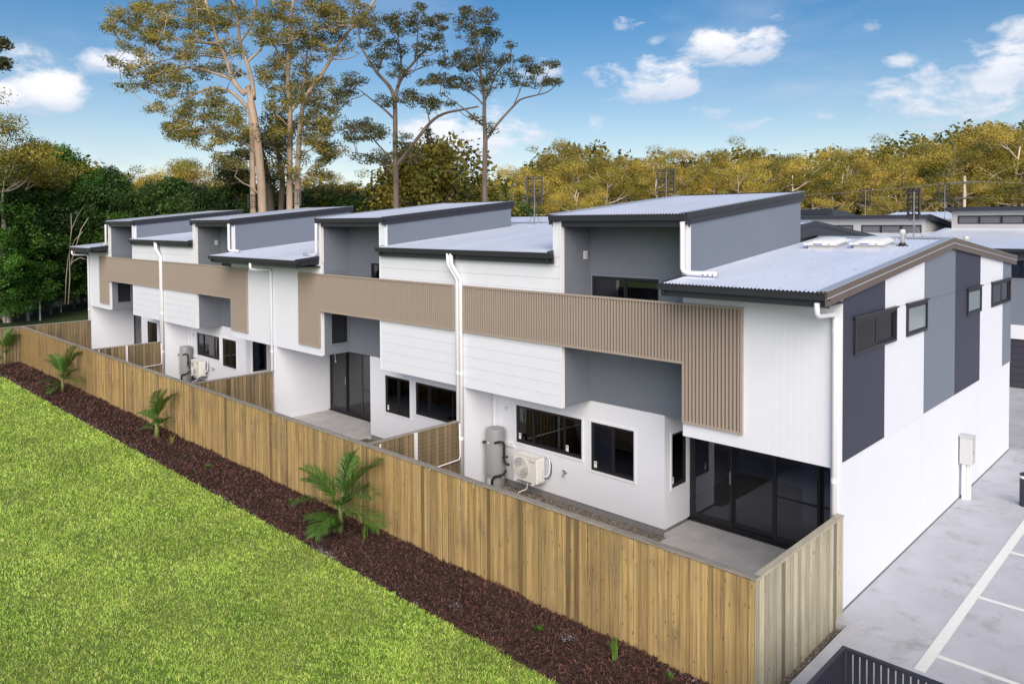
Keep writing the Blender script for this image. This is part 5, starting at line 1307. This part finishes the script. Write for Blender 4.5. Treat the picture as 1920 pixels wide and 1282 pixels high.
tn = np.clip(.05+.75*rg.random(n)**1.5+.22*(clump-.5)+np.where(rg.random(n) < .10, .3, 0), 0, 1)
V3 = V; Ftri = np.concatenate([np.concatenate([o5, o5+1, o5+2], 1), np.concatenate([o5, o5+2, o5+3], 1), F2], 0)
stuff(npmesh('grass', V3, Ftri, MT['grass'], None, np.concatenate([tn, tn, tn])))
# bark chips
n = 130000
x = rg.uniform(-42, .0, n); y = rg.uniform(-5.0, -3.42, n)-np.where(rg.random(n) < .03, np.abs(rg.normal(size=n))*.09, 0); d = np.hypot(x-CAM[0], y-CAM[1]); k = rg.random(n) < np.minimum(1, (14/d)**1.3); x, y, d = x[k], y[k], d[k]; n = len(x)
z = np.array([mulch_z(p, q) for p, q in zip(x, y)])+.008
L_ = rg.uniform(.025, .095, n)*np.maximum(1, d/16)**.6; a = rg.uniform(0, 2*math.pi, n); tl = rg.normal(size=n)*.45
A = np.stack([np.cos(a)*np.cos(tl), np.sin(a)*np.cos(tl), np.abs(np.sin(tl))], 1)*L_[:, None]*.5; Bv = np.stack([-np.sin(a), np.cos(a), rg.normal(size=n)*.5], 1)*(L_*rg.uniform(.14, .32, n)*.5)[:, None]
C = np.stack([x, y, z+np.abs(A[:, 2])], 1)
V = np.stack([C-A-Bv, C+A-Bv*.8, C+A+Bv, C-A+Bv*.8], 1).reshape(-1, 3)
stuff(npmesh('bark_chips', V, np.arange(4*n).reshape(-1, 4), MT['chip'], None, rg.random(n)**2.0))
# pale sandy specks along the lawn edge and in three patches
xs, ys = [], []
for (cx, cy, rx, ry, m) in [(-9.55, -4.93, .45, .08, 300), (-3.2, -3.9, .16, .12, 120), (-5.5, -4.55, .12, .08, 60), (-14, -4.95, 2.5, .05, 90), (-24, -4.92, 4, .06, 160), (-36, -4.85, 4.5, .10, 260), (-19, -4.95, 2, .05, 60), (-7, -4.96, 1.2, .05, 50), (-1.2, -3.55, .6, .06, 60), (-41, -4.4, .8, .2, 60)]:
    xs.append(cx+rx*rg.normal(size=m)*.6); ys.append(cy+ry*rg.normal(size=m)*.6)
x = np.concatenate(xs); y = np.clip(np.concatenate(ys), -5.02, -3.42); x = np.minimum(x, -.05); n = len(x); L_ = rg.uniform(.012, .04, n)*np.maximum(1, np.hypot(x-5, y+14)/17); a = rg.uniform(0, 6.28, n)
z = np.array([mulch_z(p, q) for p, q in zip(x, y)])+.022
A = np.stack([np.cos(a), np.sin(a), rg.normal(size=n)*.3], 1)*L_[:, None]*.5; Bv = np.stack([-np.sin(a), np.cos(a), rg.normal(size=n)*.3], 1)*L_[:, None]*.35
C = np.stack([x, y, z], 1); V = np.stack([C-A, C-Bv, C+A, C+Bv], 1).reshape(-1, 3)
stuff(npmesh('sand_specks', V, np.arange(4*n).reshape(-1, 4), MT['ash'], None, rg.random(n)))
# gravel
def gravel(name, rects, z0, dens, seed):
    rg = np.random.default_rng(seed); X_, Y_ = [], []
    for (x0, x1, y0, y1) in rects:
        m = int((x1-x0)*(y1-y0)*dens); X_.append(rg.uniform(x0, x1, m)); Y_.append(rg.uniform(y0, y1, m))
    x = np.concatenate(X_); y = np.concatenate(Y_); n = len(x); r = rg.uniform(.008, .022, n)
    C = np.stack([x, y, z0+r*.3], 1); O = np.array([[1, 0, 0], [-.5, .87, 0], [-.5, -.87, 0], [0, 0, 1.0]])
    a = rg.uniform(0, 6.28, n); R = np.stack([np.stack([np.cos(a), -np.sin(a), 0*a], 1), np.stack([np.sin(a), np.cos(a), 0*a], 1), np.stack([rg.normal(size=n)*.3, rg.normal(size=n)*.3, 1+0*a], 1)], 1)
    V = (np.einsum('nij,kj->nki', R, O)*r[:, None, None]*rg.uniform(.7, 1.4, (n, 1, 3))+C[:, None]).reshape(-1, 3)
    F = (np.arange(n)[:, None, None]*4+np.array([[0, 1, 3], [1, 2, 3], [2, 0, 3]])[None]).reshape(-1, 3)
    stuff(npmesh(name, V, F, MT['gravel'], None, np.repeat(rg.random(n)**1.6, 3)))
gravel('gravel', [(.03, .25, -7, -.37), (-10.1, -4.35, -1.6, 1.14)], -.16, 1500, 31)
gv = [o for o in COL.objects if o.name == 'gravel'][0].data
co = np.empty(len(gv.vertices)*3, np.float32); gv.vertices.foreach_get('co', co); co = co.reshape(-1, 3); co[co[:, 0] < 0, 2] -= .11; gv.vertices.foreach_set('co', co.ravel()); gv.update()

# young palms in the bed
def frond_mesh(seed, th0, bend, n=30):
    """feather leaf: rachis leaves the stem at th0 and bends over by `bend` radians along its length"""
    rg = np.random.default_rng(seed); V = []; F = []; t_ = []; P = [np.zeros(3)]
    for k in range(n):
        th = th0-bend*((k+.5)/n)**1.3; P.append(P[-1]+np.array([math.cos(th), 0, math.sin(th)])/n)
    for k in range(n):                                   # rachis
        a, b = P[k], P[k+1]; ww = .011*(1-.85*k/n); o = len(V)
        V += [a+[0, -ww, 0], a+[0, ww, 0], b+[0, ww, .0], b+[0, -ww, 0]]; F.append((o, o+1, o+2, o+3)); t_.append(.8)
    for k in range(6, n+1):
        for sgn in (-1, 1):
            for sub in (0, .5):
                t = (k-sub)/n; i = min(n-1, int(t*n)); p = P[i]+(P[i+1]-P[i])*(t*n-i); tan = (P[i+1]-P[i]); tan = tan/np.linalg.norm(tan); up = np.array([-tan[2], 0, tan[0]])
                l = .42*math.sin(math.pi*min(1, .10+.80*t))**.75*rg.uniform(.85, 1.1)
                d = np.array([0, sgn, 0])*rg.uniform(.62, .8)+tan*.8+up*rg.uniform(.05, .4); d /= np.linalg.norm(d)
                m = p+d*l*.5; e = p+d*l*.97+np.array([0, 0, -.14*l]); wv = np.cross(d, up); wv = wv/np.linalg.norm(wv)*.0072; o = len(V)
                V += [p-wv*.4, p+wv*.4, m+wv, m-wv, e]; F += [(o, o+1, o+2, o+3), (o+3, o+2, o+4)]; c = rg.random()*.7; t_ += [c, c]
    return np.array(V), F, t_
fms = []
for q in range(4):
    V, F, t_ = frond_mesh(50+q, (1.05, .75, .35, 1.35)[q], (.75, 1.0, 1.0, .5)[q])
    me = bpy.data.meshes.new('frond'); me.from_pydata([tuple(v) for v in V], [], [tuple(dict.fromkeys(f)) for f in F]); at_ = me.attributes.new('tint', 'FLOAT', 'FACE'); at_.data.foreach_set('value', np.array(t_, np.float32)); me.materials.append(MT['palm']); fms.append(me)
def palm(label, x, y, h, fl, spec, stemr=.05, bright=0):
    T = thing('young_palm', label, 'palm', (x, y, -.17), 'young palms in the bark bed')
    mb = MB(); mb.tube([(x, y, -.2), (x+.02, y, -.17+h*.5), (x, y, -.17+h)], [stemr*1.3, stemr, stemr*.6], 10); mb.build('stem', MT['palmstem'], T, smooth=True)
    for (q, az, tilt, s, hh) in spec:
        o = bpy.data.objects.new('frond', fms[q]); COL.objects.link(o); o.parent = T; o.location = (0, 0, h*hh); o.rotation_euler = (rnd.uniform(-.2, .2), -tilt, az); o.scale = (s*fl,)*3
    return T
palm('large young palm with long drooping fronds nearest the front of the bark bed', -10.0, -4.15, .70, 1.15,
     [(0, .75, .1, 1.25, 1), (0, .3, .1, 1.2, 1), (3, .5, .1, 1.2, 1), (0, 3.6, 0, 1.1, .95), (1, 3.3, .1, 1.1, .9), (1, .1, .1, 1.25, .9), (1, -.35, .0, 1.2, .8), (2, .2, 0, 1.1, .75), (2, 2.6, 0, .9, .7), (1, 4.4, .0, 1.0, .8), (1, 1.5, 0, 1.1, .8), (2, 5.2, 0, 1.0, .7),
      (1, 3.9, 0, .75, .2), (1, 4.6, 0, .7, .1), (2, 3.3, 0, .7, .15), (1, 5.5, .1, .65, .1), (0, 5.0, .1, .6, .1), (0, 2.2, .1, 1.1, 1)], .06)
palm('young palm with one upright bright fan frond halfway along the fence', -21.3, -4.05, .62, .95,
     [(3, .9, .1, 1.2, 1), (3, .3, .15, 1.2, 1), (0, .6, .2, 1.25, 1), (3, 1.5, .1, 1.1, 1), (0, 1.1, .2, 1.2, 1), (0, .1, .2, 1.15, 1), (1, 3.4, .0, .95, .9), (1, 3.0, .0, 1.0, .8), (1, .0, .0, 1.2, .7), (2, 3.7, 0, .8, .5), (1, -.3, .1, 1.1, .6), (2, 3.1, 0, .85, .65)], .075)
palm('wide young palm with arching fronds second from the far fence corner', -31.6, -4.1, .7, 1.1,
     [(3, .7, .1, 1.25, 1), (0, .9, .2, 1.2, 1), (0, .5, .2, 1.25, 1), (1, 3.4, .1, 1.3, 1), (1, 3.0, .15, 1.25, 1), (0, 3.2, 0, 1.2, 1), (1, .1, .1, 1.2, .8), (1, -.2, 0, 1.1, .7), (2, 4, 0, .8, .4), (2, 5.4, 0, .8, .4), (1, 4.9, .0, .9, .5), (2, .3, .2, 1.1, .7), (0, 4.3, 0, .7, .2)], .06)
palm('small young palm at the far corner of the fence', -41.0, -4.2, .8, .95,
     [(3, .9, .1, 1.2, 1), (3, 2.6, .1, 1.15, 1), (0, 3.6, .1, 1.2, 1), (0, .4, .1, 1.2, 1), (0, 2.0, .1, 1.1, 1), (1, 3.2, 0, 1.0, .7), (1, .2, 0, 1.0, .7), (2, 4, 0, .8, .5), (0, .2, .3, 1.1, .95)], .06)
def tuft(label, x, y, h, n, spread, seed, m='palm', name='grass_tuft', cat='plant'):
    rg = np.random.default_rng(seed); V = []; F = []; t_ = []
    for k in range(n):
        a = rg.uniform(0, 6.28); s = spread*rg.uniform(.3, 1); hh = h*rg.uniform(.6, 1.05); w = .007
        b = np.array([x+rg.normal()*.02, y+rg.normal()*.02, -.17]); m1 = b+[math.cos(a)*s*.35, math.sin(a)*s*.35, hh*.65]; e = b+[math.cos(a)*s, math.sin(a)*s, hh]; sd = np.array([-math.sin(a), math.cos(a), 0])*w
        o = len(V); V += [b-sd, b+sd, m1+sd, m1-sd, e]; F += [(o, o+1, o+2), (o, o+2, o+3), (o+3, o+2, o+4)]; c = rg.uniform(.3, 1); t_ += [c]*3
    tag(npmesh(name, np.array(V), np.array(F), MT[m], None, t_, loc=(x, y, -.17)), label, cat, 'small plants in the bark bed')
tuft('upright bright grass tuft in the bark near the front fence corner', -2.2, -3.95, .48, 40, .13, 1)
tuft('small upright grass tuft just right of the largest palm', -9.3, -3.95, .38, 26, .10, 2)
tuft('low dark groundcover tuft in the bark left of the front grass tuft', -3.75, -4.1, .10, 60, .16, 3, 'lush')
tuft('tiny grey green tuft at the very front of the bark bed', -1.25, -3.75, .14, 40, .10, 4, 'lush')
tuft('sparse brownish tuft right of the upright fan palm', -20.2, -4.0, .35, 26, .25, 5, 'gumleaf')
tuft('small low tuft in the bark left of the largest palm', -12.6, -4.0, .16, 40, .16, 6, 'lush')
tuft('low faint tuft between the two middle palms', -17.0, -4.2, .14, 40, .16, 7, 'lush')
tuft('low tuft behind the sparse tuft by the fan palm', -18.4, -4.3, .14, 40, .15, 8, 'lush')
